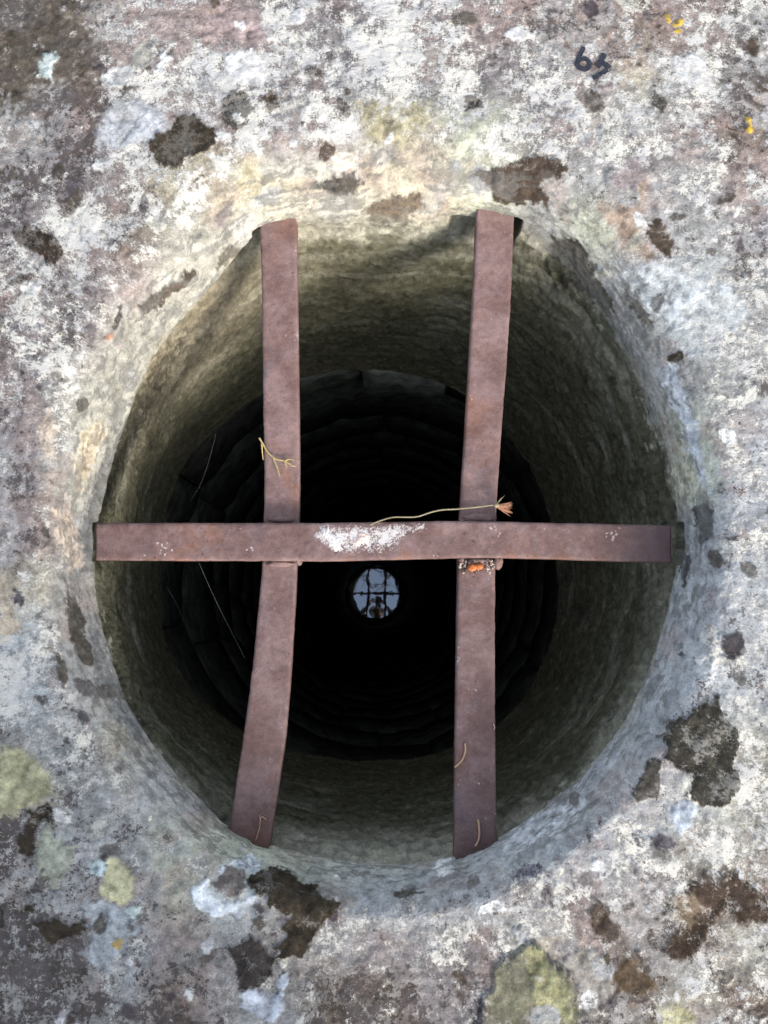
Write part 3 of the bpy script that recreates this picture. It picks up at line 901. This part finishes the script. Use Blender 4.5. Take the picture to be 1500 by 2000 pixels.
z = Z_BOT - 0.03
course = 0
while z > WATER_Z - 0.05:
    hgt = random.uniform(0.17, 0.30) if course else 0.34
    n = random.randint(8, 11)
    cuts = np.sort((np.arange(n) + rng.uniform(-0.25, 0.25, n)) / n * 2 * math.pi + rng.uniform(0, 1))
    if course == 0:
        cuts = np.array([0.15, 0.70, 1.22, 1.66, 2.02, 2.7, 3.4, 4.2, 4.9, 5.6])
    for i in range(len(cuts)):
        a0, a1 = cuts[i], cuts[(i + 1) % len(cuts)] + (2 * math.pi if i == len(cuts) - 1 else 0)
        g = 0.004
        mat = M_MASON
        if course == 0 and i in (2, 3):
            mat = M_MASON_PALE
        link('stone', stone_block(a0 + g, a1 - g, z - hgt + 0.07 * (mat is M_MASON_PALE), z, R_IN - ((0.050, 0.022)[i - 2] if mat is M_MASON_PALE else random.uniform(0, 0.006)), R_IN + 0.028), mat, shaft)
    z -= hgt
    course += 1

wm_ = Nodes('well_water', 0.02, 0.5)
wm_.b.inputs['IOR'].default_value = 3.6
wm_.color((0.003, 0.005, 0.006))
wm_.b.inputs['Specular Tint'].default_value = (0.72, 0.84, 1.0, 1)
wm_.bump(wm_.noise(9, 2, 0.5), 0.03, 0.01)
water = link('water', grid_mesh('water', lathe([(r, WATER_Z) for r in (0.002, 0.15, 0.3, R_IN + 0.05)], 48)[::-1], True), wm_.m)
tag(water, 'still dark water at the bottom of the well', 'water', kind='structure')

gm = Nodes('meadow_ground', 0.95, 0.1)
gm.color(gm.mix(gm.ramp(gm.noise(6, 8, 0.7), 0.35, 0.65), (0.045, 0.055, 0.022), (0.12, 0.10, 0.06)))
gm.bump(gm.noise(40, 6, 0.7), 0.6, 0.03)
prof = [0.47, 0.7, 1, 1.5, 2.2, 3.5, 6, 12, 30, 80, 200, 400]
gp = lathe([(r, 0) for r in prof], 96)
gz = fbm(gp[..., 0], gp[..., 1], gp[..., 2], 0.7, 3, 5) * np.clip((np.array(prof) - 1.2) / 6, 0, 1)[:, None] * 0.25
gp[..., 2] = -0.512 + gz
ground = link('ground', grid_mesh('ground', gp[::-1], True), gm.m)
tag(ground, 'rough grassy ground round the wellhead', 'ground', kind='structure')

# ------------------------------------------------------------------ the iron grate
grate = empty('iron_grate', (0.0, 0.06, -0.075))
tag(grate, 'rusty iron grate of three flat bars set in the mouth of the stone well', 'grate')


def flat_bar(left, right, thick, crust=(), seed=0, cap0=True, cap1=True):
    """Forged flat bar: left / right are lists of (x, y, z) of its top edges. Dense rounded section, hammered and pitted."""
    L, Rr = np.array([tuple(p) for p in left]), np.array([tuple(p) for p in right])
    s = np.r_[0, np.cumsum(np.linalg.norm((L + Rr)[1:] / 2 - (L + Rr)[:-1] / 2, axis=1))]
    n = int(s[-1] / 0.002)
    t = np.linspace(0, s[-1], n)

    def curve(Q):
        o = np.stack([np.interp(t, s, Q[:, i]) for i in range(3)], -1)
        ker = np.exp(-np.linspace(-2, 2, 21) ** 2)
        ker /= ker.sum()
        pad = np.r_[2 * o[:1] - o[10:0:-1], o, 2 * o[-1:] - o[-2:-12:-1]]
        return np.stack([np.convolve(pad[:, i], ker, 'valid') for i in range(3)], -1)
    L, Rr = curve(L), curve(Rr)
    side = Rr - L
    W = np.linalg.norm(side, axis=1)
    side = side / W[:, None]
    tan = np.gradient((L + Rr) / 2, axis=0)
    tan /= np.linalg.norm(tan, axis=1)[:, None]
    up = np.cross(side, tan)
    up *= np.sign(up[:, 2:3])
    cr = 0.0022
    sec = [(-1, -cr - .0015, 0.00), (-1, -cr * .3, .0007), (-1, 0, cr)]
    topn = 14
    prof = [(-0.5, 0, -thick), (-0.5, 0, -thick / 2), (-0.5, 0, -cr), (-0.5, cr * .3, -cr * .3)]
    prof += [(-0.5 + q, cr * (1 - 2 * q), 0) for q in np.linspace(0, 1, topn)]
    prof += [(0.5, -cr * .3, -cr * .3), (0.5, 0, -cr), (0.5, 0, -thick / 2), (0.5, 0, -thick)]
    C0 = (L + Rr) / 2
    G = np.stack([C0 + side * (W * q + e)[:, None] + up * h for q, e, h in prof], 1)
    fl = G.reshape(-1, 3)
    nz = fbm(fl[:, 0] + seed, fl[:, 1], fl[:, 2], 60, 3, 200 + seed)
    n2 = fbm(fl[:, 0] + seed, fl[:, 1], fl[:, 2], 300, 2, 220 + seed)
    off = (0.0011 * nz + 0.0005 * n2)
    out = np.array([q for q, e, h in prof])
    dirv = up[:, None, :] * 0.8 + side[:, None, :] * (out * 0.8)[None, :, None]
    G = G + off.reshape(G.shape[:2])[..., None] * dirv
    m = grid_mesh('bar', G, wrap_u=True)
    # end caps
    bm = bmesh.new()
    bm.from_mesh(m)
    bm.verts.ensure_lookup_table()
    k = len(prof)
    bm.faces.new([bm.verts[i] for i in range(k)][::-1])
    bm.faces.new([bm.verts[(n - 1) * k + i] for i in range(k)])
    bmesh.ops.recalc_face_normals(bm, faces=bm.faces)
    bm.to_mesh(m)
    bm.free()
    u, v = project(G)
    f = np.zeros(u.shape)
    for pts in crust:
        f = np.maximum(f, 0.78 * sstep(16, -22, poly_sd(u.ravel(), v.ravel(), pts).reshape(u.shape)))
    a = m.attributes.new('crust', 'FLOAT', 'POINT')
    a.data.foreach_set('value', f.ravel().astype(np.float32))
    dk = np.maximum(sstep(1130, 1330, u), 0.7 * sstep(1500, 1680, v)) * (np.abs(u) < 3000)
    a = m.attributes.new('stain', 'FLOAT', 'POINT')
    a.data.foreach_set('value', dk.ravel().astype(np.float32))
    return m


def edges(rows_):
    """rows of (uL, uR, v, z): picture edges of a bar that runs up and down."""
    return [at(a, v, z) for a, b, v, z in rows_], [at(b, v, z) for a, b, v, z in rows_]


ZX = -0.060       # top of the cross bar
Lb = edges([(500, 572, 350, -0.040), (503, 575, 400, -0.050), (507, 579, 430, -0.056), (510, 580, 520, -0.060), (512, 582, 650, -0.065), (514, 584, 800, -0.070),
            (516, 585, 940, -0.074), (515, 584, 1020, -0.075), (512, 580, 1100, -0.075), (505, 576, 1180, -0.0745), (493, 569, 1300, -0.073),
            (475, 558, 1440, -0.071), (458, 542, 1550, -0.069), (444, 528, 1640, -0.067), (436, 522, 1690, -0.066)])
bar_l = link('bar', flat_bar(*Lb, 0.013, seed=1, crust=[[(574, 640), (586, 640), (586, 665), (576, 660)], [(575, 480), (584, 480), (584, 520), (577, 515)]]), M_RUST, grate)
Rb = edges([(936, 1010, 350, -0.040), (932, 1006, 400, -0.050), (930, 1004, 440, -0.058), (926, 1000, 540, -0.062), (919, 994, 660, -0.067), (911, 983, 800, -0.072),
            (902, 973, 940, -0.075), (897, 969, 1020, -0.076), (894, 968, 1100, -0.075), (893, 967, 1200, -0.0745), (891, 967, 1320, -0.073),
            (889, 968, 1440, -0.071), (888, 969, 1550, -0.069), (887, 971, 1650, -0.067), (886, 972, 1700, -0.066)])
bar_r = link('bar', flat_bar(*Rb, 0.013, seed=4, crust=[[(888, 1255), (897, 1255), (899, 1300), (890, 1310)], [(914, 750), (930, 748), (934, 756), (914, 760)]]), M_RUST, grate)
rows_h = [(187, 1022, 1094), (230, 1021, 1094), (350, 1021, 1095), (520, 1021, 1095), (640, 1021, 1096), (760, 1019, 1093), (880, 1017, 1090), (960, 1018, 1089), (1080, 1021, 1092), (1200, 1023, 1096), (1311, 1026, 1099)]
zh = {176: -0.062}
Ht = [at(u, a, ZX) for u, a, b in rows_h]
Hb = [at(u, b, ZX) for u, a, b in rows_h]
CR0 = [(606, 1050), (622, 1024), (700, 1024), (740, 1019), (832, 1018), (834, 1036), (790, 1052), (768, 1076), (728, 1084), (650, 1080)]
CR1 = [(612, 1052), (625, 1028), (640, 1024), (655, 1040), (662, 1048), (690, 1046), (705, 1040), (722, 1046), (726, 1062), (722, 1078), (710, 1066), (690, 1072), (668, 1076), (645, 1074), (636, 1062), (622, 1058)]
CR2 = [(738, 1022), (790, 1020), (824, 1020), (828, 1036), (800, 1042), (782, 1046), (772, 1068), (764, 1066), (764, 1046), (745, 1038)]
CR3 = [(650, 1083), (690, 1083), (690, 1087), (650, 1088)]
bar_h = link('bar', flat_bar(Hb, Ht, 0.014, seed=8, crust=[CR0, CR1, CR2, CR3]), M_RUST, grate)


def blob(name, c, r, mat, parent=None, flat=1.0, seed=0, amp=0.35, sub=3):
    bm = bmesh.new()
    bmesh.ops.create_icosphere(bm, subdivisions=sub, radius=1.0)
    co = np.array([v.co for v in bm.verts])
    nz = fbm(co[:, 0], co[:, 1], co[:, 2], 1.8, 3, 300 + seed)
    for v, q in zip(bm.verts, nz):
        w = v.co * (1 + amp * q)
        v.co = Vector((w.x * r[0], w.y * r[1], w.z * r[2])) + Vector(c)
    m = bpy.data.meshes.new(name)
    bm.to_mesh(m)
    bm.free()
    return link(name, m, mat, parent)


def crust_attr(o):
    a = o.data.attributes.new('crust', 'FLOAT', 'POINT')
    return o


for u, v, rx, ry in ((552, 1016, .017, .005), (548, 1100, .016, .005), (934, 1012, .019, .006), (930, 1096, .017, .006), (972, 1096, .0055, .009), (584, 1096, .004, .005), (901, 1093, .005, .005)):
    p = at(u, v, -0.078)
    blob('weld', p, (rx, ry, .0075), M_RUST, grate, seed=int(u))

# ------------------------------------------------------------------ small things on the grate
def tube(paths, sides=7):
    """Joined tubes: each path = list of (point, radius)."""
    bm = bmesh.new()
    for path in paths:
        pts = [Vector(p) for p, r in path]
        rad_ = [r for p, r in path]
        ringp = None
        for i, p in enumerate(pts):
            d = (pts[min(i + 1, len(pts) - 1)] - pts[max(i - 1, 0)]).normalized()
            x = d.cross(Vector((0, 0, 1)))
            if x.length < 1e-4:
                x = d.cross(Vector((1, 0, 0)))
            x.normalize()
            y = d.cross(x)
            r_ = [bm.verts.new(p + (x * math.cos(a) + y * math.sin(a)) * rad_[i]) for a in np.linspace(0, 2 * math.pi, sides, endpoint=False)]
            if ringp:
                for k in range(sides):
                    bm.faces.new((ringp[k], ringp[(k + 1) % sides], r_[(k + 1) % sides], r_[k]))
            else:
                bm.faces.new(r_[::-1])
            ringp = r_
        bm.faces.new(ringp)
    m = bpy.data.meshes.new('tube')
    bm.to_mesh(m)
    bm.free()
    return m


def pxpath(pts, r0, r1=None, sub=4):
    """Smooth path through picture points (u, v, z)."""
    r1 = r0 if r1 is None else r1
    w = [at(*p) for p in pts]
    out = []
    n = len(w)
    for i in range(n - 1):
        p0, p1, p2, p3 = w[max(i - 1, 0)], w[i], w[i + 1], w[min(i + 2, n - 1)]
        for k in range(sub):
            t = k / sub
            out.append(0.5 * ((2 * p1) + (p2 - p0) * t + (2 * p0 - 5 * p1 + 4 * p2 - p3) * t * t + (3 * p1 - p0 - 3 * p2 + p3) * t ** 3))
    out.append(w[-1])
    N_ = len(out)
    return [(p, r0 + (r1 - r0) * i / (N_ - 1)) for i, p in enumerate(out)]


zt = -0.069
twig = empty('dry_twig', at(545, 890, zt))
tag(twig, 'yellow dried branching twig on the left upright bar', 'twig')
link('stem', tube([pxpath([(506, 855, zt + .004), (514, 868, zt + .002), (522, 882, zt + .001), (533, 893, zt), (543, 898, zt), (556, 900, zt)], .0010, .0008)]), M_TWIG, twig)
for path in ([(511, 866, zt + .002), (512, 880, zt - .002), (514, 898, zt - .006)], [(533, 893, zt), (539, 908, zt), (543, 918, zt), (546, 930, zt)],
             [(556, 900, zt), (565, 897, zt), (575, 899, zt)], [(556, 900, zt), (566, 906, zt), (571, 910, zt), (578, 910, zt)], [(555, 900, zt), (558, 907, zt), (560, 912, zt)]):
    link('branchlet', tube([pxpath(path, .00095, .0006)]), M_TWIG, twig)

zs = -0.0585
stem = empty('dried_flower', at(870, 995, zs))
tag(stem, 'long dried flower stem with a brown spiky head across the right upright bar', 'dried flower')
link('stem', tube([pxpath([(722, 1026, zs), (735, 1020, zs), (752, 1014, zs), (770, 1010, zs + .003), (792, 1010, zs + .003), (815, 1009, zs + .002), (840, 1001, zs), (862, 996, zs - .003), (895, 994, zs - .006), (925, 991, zs - .007), (950, 988, zs - .006), (966, 986, zs - .004)], .0007, .0009)]), M_STEM, stem)
hd = at(968, 987, zs - .004)
tip = at(1004, 995, zs - .006)
ax = (tip - hd).normalized()
sx_ = ax.cross(Vector((0, 0, 1))).normalized()
ux_ = sx_.cross(ax)
blob('flower_base', hd + ax * .001, (.0035, .0025, .0025), M_STEM, stem, seed=3, sub=2)


def bract(base_, d, ln, wd, curve):
    """Narrow pointed leaf blade with a little thickness."""
    bm = bmesh.new()
    side = d.cross(Vector((0.1, 0.2, 1))).normalized()
    nrm = side.cross(d)
    pv = None
    for i in range(6):
        t = i / 5
        w = wd * (math.sin(math.pi * min(0.98, 0.12 + 0.88 * t)) ** 0.8) * (1 - 0.2 * t)
        c = base_ + d * ln * t + nrm * curve * t * t * ln
        r_ = [bm.verts.new(c - side * w), bm.verts.new(c + nrm * .00025 + side * 0), bm.verts.new(c + side * w), bm.verts.new(c - nrm * .00025)]
        if pv:
            for k in range(4):
                bm.faces.new((pv[k], pv[(k + 1) % 4], r_[(k + 1) % 4], r_[k]))
        pv = r_
    m = bpy.data.meshes.new('bract')
    bm.to_mesh(m)
    bm.free()
    return m


for i in range(22):
    a = i * 2.4
    spread = 0.20 + 0.55 * random.random() ** 1.5 * (1 if i > 8 else 0.5)
    d = (ax + (sx_ * math.cos(a) + ux_ * math.sin(a)) * spread).normalized()
    link('bract', bract(hd + ax * .0015 * random.random(), d, random.uniform(.011, .019), random.uniform(.0007, .0017), random.uniform(-.15, .25)), M_BUD, stem)
for du_, dv_ in ((8, -16), (-3, -12), (-4, 14), (14, -20)):
    q = at(972 + du_, 987 + dv_, zs - .004)
    link('bract', bract(hd, (q - hd).normalized(), (q - hd).length, .0005, .1), M_STEM, stem)


def thin_thing(name, label, cat, paths, mat, r, group=None):
    o = link(name, tube([pxpath(p, r, r * .8, 6) for p in paths]), mat)
    return tag(o, label, cat, group)


zb = -0.0515
thin_thing('pine_needle', 'curved dry needle over the left edge of the right bar, above the straight one', 'needle',
           [[(908, 1452, -0.0695), (909, 1466, -0.0695), (904, 1482, -0.0692), (896, 1492, -0.069), (888, 1499, -0.0688)]], M_NEEDLE, .0011, 'dry needles on the right upright bar')
thin_thing('pine_needle', 'straighter dry needle at the bottom end of the right bar, by the stone', 'needle',
           [[(934, 1601, -0.0668), (936, 1618, -0.0665), (936, 1634, -0.0662), (933, 1645, -0.0658), (928, 1653, -0.065)]], M_NEEDLE, .0012, 'dry needles on the right upright bar')
thin_thing('straw', 'thin pale forked straw at the bottom end of the left bar', 'straw',
           [[(507, 1592, -0.0668), (508, 1602, -0.0668), (507, 1615, -0.0666), (503, 1630, -0.0662), (499, 1642, -0.066)], [(508, 1600, -0.0668), (512, 1595, -0.0668), (520, 1601, -0.0668)]], M_NEEDLE, .0005)
thin_thing('straw', 'tiny pale hooked straw on the right edge of the right bar', 'straw', [[(964, 1414, -0.0702), (966, 1420, -0.0702), (965, 1425, -0.0702)]], M_CRUMB, .0007)

seed = empty('orange_husk', at(928, 1108, -0.070))
tag(seed, 'small shiny orange seed husk under the cross bar on the right bar', 'seed husk')
blob('shell', at(922, 1109, -0.070), (.0052, .0042, .0035), M_SEED, seed, seed=5, amp=.35)
blob('shell', at(935, 1107, -0.071), (.0048, .0036, .003), M_SEED, seed, seed=9, amp=.35)
# crumbs of dirt caught in the corner
bm = bmesh.new()
for i in range(70):
    u, v = random.uniform(896, 968), 1092 + abs(random.gauss(0, 12))
    p = at(u, v, -0.0725)
    mt = bmesh.ops.create_icosphere(bm, subdivisions=1, radius=random.uniform(.0006, .0022))
    s = Vector((random.uniform(.6, 1.6), random.uniform(.6, 1.3), random.uniform(.4, .8)))
    for w in mt['verts']:
        w.co = Vector((w.co.x * s.x, w.co.y * s.y, w.co.z * s.z)) * random.uniform(.85, 1.15) + p
m = bpy.data.meshes.new('dirt_crumbs')
bm.to_mesh(m)
bm.free()
tag(link('dirt_crumbs', m, M_DIRT), 'dark crumbs of dirt caught below the cross bar on the right bar', 'dirt', kind='stuff')
bm = bmesh.new()
flakes = [(random.uniform(897, 966), 1094 + abs(random.gauss(0, 14))) for _ in range(34)] + [(905 + random.gauss(0, 4), 1099 + random.gauss(0, 5)) for _ in range(8)] + [(958 + random.gauss(0, 4), 1106 + random.gauss(0, 5)) for _ in range(9)]
for u, v in flakes:
    p = at(u, v, -0.0715)
    mt = bmesh.ops.create_icosphere(bm, subdivisions=1, radius=random.uniform(.0005, .0016))
    s = Vector((random.uniform(.5, 1.8), random.uniform(.5, 1.8), random.uniform(.3, .6)))
    for w in mt['verts']:
        w.co = Vector((w.co.x * s.x, w.co.y * s.y, w.co.z * s.z)) + p
m = bpy.data.meshes.new('pale_flakes')
bm.to_mesh(m)
bm.free()
tag(link('pale_flakes', m, M_CRUMB), 'pale flakes and bits of husk scattered round the orange seed husk', 'debris', kind='stuff')


def crust_mesh(name, poly, z, h, mat, seed):
    """Crumbly raised crust over a polygon of picture points lying at height z."""
    a = np.array(poly, float)
    lo, hi = a.min(0) - 4, a.max(0) + 4
    nu, nv = int((hi[0] - lo[0]) / 1.0), int((hi[1] - lo[1]) / 1.0)
    gu, gv = np.meshgrid(np.linspace(lo[0], hi[0], nu), np.linspace(lo[1], hi[1], nv))
    pw = np.array([at(u, v, z) for u, v in zip(gu.ravel(), gv.ravel())])
    e = 6 * fbm(pw[:, 0], pw[:, 1], pw[:, 2], 160, 3, seed) + 4 * fbm(pw[:, 0], pw[:, 1], pw[:, 2], 500, 2, seed + 5)
    sd = poly_sd(gu.ravel(), gv.ravel(), poly) + e
    hh = np.sqrt(np.clip(-sd / 9, 0, 1)) * h * (0.55 + 0.7 * (0.5 + 0.5 * fbm(pw[:, 0], pw[:, 1], pw[:, 2], 260, 3, seed + 9)))
    pw[:, 2] += hh - 0.0012
    keep = (sd < 1.5).reshape(nv, nu)
    bm = bmesh.new()
    vs = {}

    def vert(i, j):
        if (i, j) not in vs:
            vs[(i, j)] = bm.verts.new(pw[i * nu + j])
        return vs[(i, j)]
    for i in range(nv - 1):
        for j in range(nu - 1):
            if keep[i, j] and keep[i + 1, j] and keep[i, j + 1] and keep[i + 1, j + 1]:
                bm.faces.new((vert(i, j), vert(i + 1, j), vert(i + 1, j + 1), vert(i, j + 1)))
    bmesh.ops.recalc_face_normals(bm, faces=bm.faces)
    m_ = bpy.data.meshes.new(name)
    bm.to_mesh(m_)
    bm.free()
    return m_


CRA = [(624, 1044), (630, 1030), (642, 1028), (652, 1042), (664, 1054), (668, 1072), (650, 1073), (640, 1066), (640, 1056)]
CRB = [(686, 1062), (694, 1048), (706, 1040), (720, 1045), (722, 1056), (708, 1064), (696, 1068)]
drop = empty('bird_dropping', at(675, 1055, ZX))
tag(drop, 'crusty white bird dropping on the middle of the cross bar', 'bird dropping')
link('crust', crust_mesh('crust', CRA, ZX + .0006, .003, M_DROP, 400), M_DROP, drop)
link('crust', crust_mesh('crust', CRB, ZX + .0006, .003, M_DROP, 430), plain('pink_dropping', (0.66, 0.47, 0.40), (0.74, 0.64, 0.60), 200, 0.9, 0.7, 0.0015), drop)

# spider threads
for pts, lab in (([(422, 846, -0.20), (408, 900, -0.215), (392, 945, -0.225), (372, 978, -0.235)], 'spider thread slanting in the dark left of the left bar, above the cross bar'),
                 ([(388, 1098, -0.09), (420, 1170, -0.10), (450, 1230, -0.105), (478, 1285, -0.09)], 'long straight spider thread below the cross bar, nearest the left bar'),
                 ([(325, 1145, -0.24), (345, 1180, -0.25), (360, 1214, -0.26), (380, 1238, -0.26)], 'short spider thread below the cross bar, close to the left wall of the well')):
    thin_thing('spider_thread', lab, 'spider thread', [pts], M_SILK, .00013, 'spider threads in the well mouth')

# ------------------------------------------------------------------ tree over the well
M_BARK = plain('grey_bark', (0.07, 0.055, 0.042), (0.16, 0.13, 0.10), 30, 0.9, 0.8, 0.01)
tree = empty('bare_tree', (1.7, 2.3, -0.5))
tag(tree, 'leafless tree whose thin branches show against the sky in the water', 'tree')
tp = []


def grow(p, d, ln, r, lvl, bend=0.25):
    path, n = [], 6
    q = Vector(p)
    d = Vector(d).normalized()
    for i in range(n + 1):
        t = i / n
        path.append((q.copy(), r * (1 - 0.55 * t)))
        if lvl < 4 and i > 1:
            for _ in range(1 if lvl > 0 else 1):
                if random.random() < 0.75:
                    nd = (d + Vector((random.gauss(0, .7), random.gauss(0, .7), random.gauss(.15, .4)))).normalized()
                    grow(q, nd, ln * random.uniform(.4, .62), r * (1 - 0.55 * t) * 0.55, lvl + 1)
        d = (d + Vector((random.gauss(0, bend), random.gauss(0, bend), random.gauss(0.02, bend))) * 0.5).normalized()
        q = q + d * ln / n
    tp.append(path)


random.seed(23)
trunk = [(Vector((1.7, 2.3, -0.55)), .17), (Vector((1.68, 2.26, 0.4)), .14), (Vector((1.6, 2.2, 1.4)), .125), (Vector((1.45, 2.05, 2.4)), .105), (Vector((1.3, 1.9, 3.4)), .085), (Vector((1.25, 1.8, 4.6)), .06), (Vector((1.2, 1.75, 6.0)), .025)]
link('trunk', tube([trunk], 14), M_BARK, tree)
for z_, dd, ln in ((2.3, (-1.35, -1.55, 1.5), 3.4), (2.9, (-1.0, -1.5, 1.6), 3.0), (3.3, (1, .4, 1), 2.4), (3.7, (-.3, 1, 1.1), 2.2), (4.3, (.6, -.7, 1), 1.8), (4.9, (-.8, -.9, .6), 2.2)):
    k = min(range(len(trunk)), key=lambda i: abs(trunk[i][0].z - z_))
    grow(trunk[k][0], dd, ln, .05, 1)
limb = [(Vector((1.4, 2.0, 2.6)), .05), (Vector((1.0, 1.3, 3.4)), .042), (Vector((.62, .8, 4.1)), .034), (Vector((.30, .45, 4.7)), .026), (Vector((.08, .30, 5.3)), .018), (Vector((-.10, .22, 6.0)), .009)]
tp.append(limb)
for k, dd, ln in ((2, (-1, -.3, .4), 1.1), (3, (-1, .1, .5), .8), (3, (.1, -.5, 1), .9), (4, (-.8, -.2, .6), .7), (4, (.6, -.1, .7), .6), (5, (-.4, .5, .5), .5)):
    grow(limb[k][0], dd, ln, .014, 2, .35)
link('branches', tube(tp, 5), M_BARK, tree)

# ------------------------------------------------------------------ the photographer, seen in the water
M_SKIN = plain('skin', (0.22, 0.135, 0.10), (0.27, 0.17, 0.125), 60, 0.55)
M_JACKET = plain('brown_jacket', (0.055, 0.042, 0.034), (0.085, 0.066, 0.052), 90, 0.85)
M_JEANS = plain('dark_jeans', (0.03, 0.035, 0.05), (0.05, 0.056, 0.075), 200, 0.9)
M_SHOE = plain('brown_shoe', (0.05, 0.03, 0.02), (0.08, 0.05, 0.035), 100, 0.6)
M_HAIR = plain('dark_hair', (0.02, 0.014, 0.01), (0.05, 0.035, 0.025), 300, 0.6)
M_GLASS = plain('black_glass', (0.01, 0.01, 0.011), (0.015, 0.015, 0.017), 50, 0.15)


def skin_mesh(chains, sub=2):
    """Grow one surface round joined chains of (x, y, z, radius); a chain may start at a point of an earlier one."""
    vs, es, rs, roots, idx = [], [], [], [], {}
    for ch in chains:
        prev = None
        for x, y, z, r in ch:
            key = (round(x, 4), round(y, 4), round(z, 4))
            if key not in idx:
                idx[key] = len(vs)
                vs.append((x, y, z))
                rs.append(r)
                if prev is None:
                    roots.append(idx[key])
            if prev is not None:
                es.append((prev, idx[key]))
            prev = idx[key]
    m = bpy.data.meshes.new('skeleton')
    m.from_pydata(vs, es, [])
    o = bpy.data.objects.new('skeleton', m)
    COL.objects.link(o)
    md = o.modifiers.new('skin', 'SKIN')
    md.use_smooth_shade = True
    sk = m.skin_vertices[0].data
    for i, r in enumerate(rs):
        sk[i].radius = (r, r)
        sk[i].use_root = i in roots
    sb = o.modifiers.new('sub', 'SUBSURF')
    sb.levels = sb.render_levels = sub
    dg = bpy.context.evaluated_depsgraph_get()
    out = bpy.data.meshes.new_from_object(o.evaluated_get(dg))
    bpy.data.objects.remove(o)
    return out


ch = [[(0, -.76, .42, .135), (0, -.70, .52, .125), (0, -.60, .64, .13), (0, -.48, .76, .135), (0, -.37, .855, .075), (0, -.315, .895, .052), (0, -.25, .935, .078), (0, -.175, .935, .085), (0, -.115, .90, .066)]]
for sg in (-1, 1):
    ch.append([(0, -.76, .42, .135), (sg * .095, -.765, .34, .10), (sg * .115, -.72, -.02, .062), (sg * .12, -.79, -.41, .042), (sg * .12, -.79, -.455, .045)])
    ch.append([(sg * .12, -.79, -.455, .045), (sg * .13, -.70, -.465, .036), (sg * .135, -.655, -.468, .028)])
    ch.append([(0, -.48, .76, .135), (sg * .125, -.45, .775, .075), (sg * .185, -.42, .765, .062), (sg * .245, -.27, .60, .043), (sg * .16, -.14, .68, .034), (sg * .085, -.06, .745, .024)])
    w = (sg * .085, -.06, .745, .024)
    palm = (sg * .062, -.035, .772, .022)
    ch.append([w, palm])
    for k_, (oy, ln) in enumerate(((-.018, .9), (-.002, 1.0), (.014, .95), (.030, .78))):
        b_ = Vector((sg * .060, -.035 + oy, .776))
        ch.append([(b_.x, b_.y, b_.z, .0085), (sg * .050, b_.y + .004, .792 + .002 * ln, .008), (sg * (.050 - .022 * ln), b_.y + .006, .797, .0075), (sg * (.050 - .036 * ln), b_.y + .006, .793, .0065)])
    ch.append([(sg * .060, -.058, .768, .010), (sg * .046, -.066, .764, .0095), (sg * .030, -.062, .7605, .008)])
body_m = skin_mesh(ch)
person = link('person', body_m, M_JACKET)
for mt in (M_JEANS, M_SKIN, M_SHOE):
    body_m.materials.append(mt)
for f in body_m.polygons:
    c = f.center
    if c.z < -.43:
        f.material_index = 3
    elif c.z < .40:
        f.material_index = 1
    elif (c.z > .88 and c.y > -.335) or (abs(c.x) < .098 and c.y > -.085):
        f.material_index = 2
tag(person, 'person in a brown jacket leaning over the well, mirrored dark in the water', 'person')
bm = bmesh.new()
bmesh.ops.create_icosphere(bm, subdivisions=4, radius=1)
for v in bm.verts:
    c = v.co.copy()
    v.co = Vector((c.x * .088, -.205 + c.y * .10, .955 + c.z * .072)) + Vector((0, 0, .012 * vnoise(np.array([c.x * 4]), np.array([c.y * 4]), np.array([c.z * 4]), 3)[0]))
bmesh.ops.delete(bm, geom=[v for v in bm.verts if v.co.z < .93 and v.co.y > -.24], context='VERTS')
hm = bpy.data.meshes.new('hair')
bm.to_mesh(hm)
bm.free()
link('hair', hm, M_HAIR, person)
for sg in (-1, 1):
    blob('eye', (sg * .03, -.125, .845), (.011, .011, .011), plain('eye_white', (.7, .7, .7), (.75, .75, .75)), person, amp=0, sub=2)
    blob('ear', (sg * .082, -.20, .915), (.012, .025, .032), M_SKIN, person, amp=.15, sub=2)
blob('nose', (0, -.105, .838), (.014, .024, .018), M_SKIN, person, amp=.1, sub=2)
blob('mouth', (0, -.162, .846), (.024, .006, .008), plain('lips', (.36, .16, .14), (.40, .19, .16)), person, amp=.1, sub=2)

phone = empty('phone', (0, -.05, .78))
tag(phone, 'black phone held flat over the well by the person, seen only in the water', 'phone')
bm = bmesh.new()
bmesh.ops.create_cube(bm, size=1)
for v in bm.verts:
    v.co = Vector((v.co.x * .074, v.co.y * .15, v.co.z * .008))
bmesh.ops.bevel(bm, geom=list(bm.edges), offset=.003, segments=2, affect='EDGES')
pm = bpy.data.meshes.new('case')
bm.to_mesh(pm)
bm.free()
cs = link('case', pm, M_GLASS)
R3 = Matrix([list(CM[i]) for i in range(3)])
cs.matrix_world = Matrix.Translation(Vector((0, 0, CAM_H)) + R3 @ Vector((0.022, -0.055, 0.012))) @ R3.to_4x4()
cs.parent = phone
cs.matrix_parent_inverse = Matrix.Translation(-Vector(phone.location))
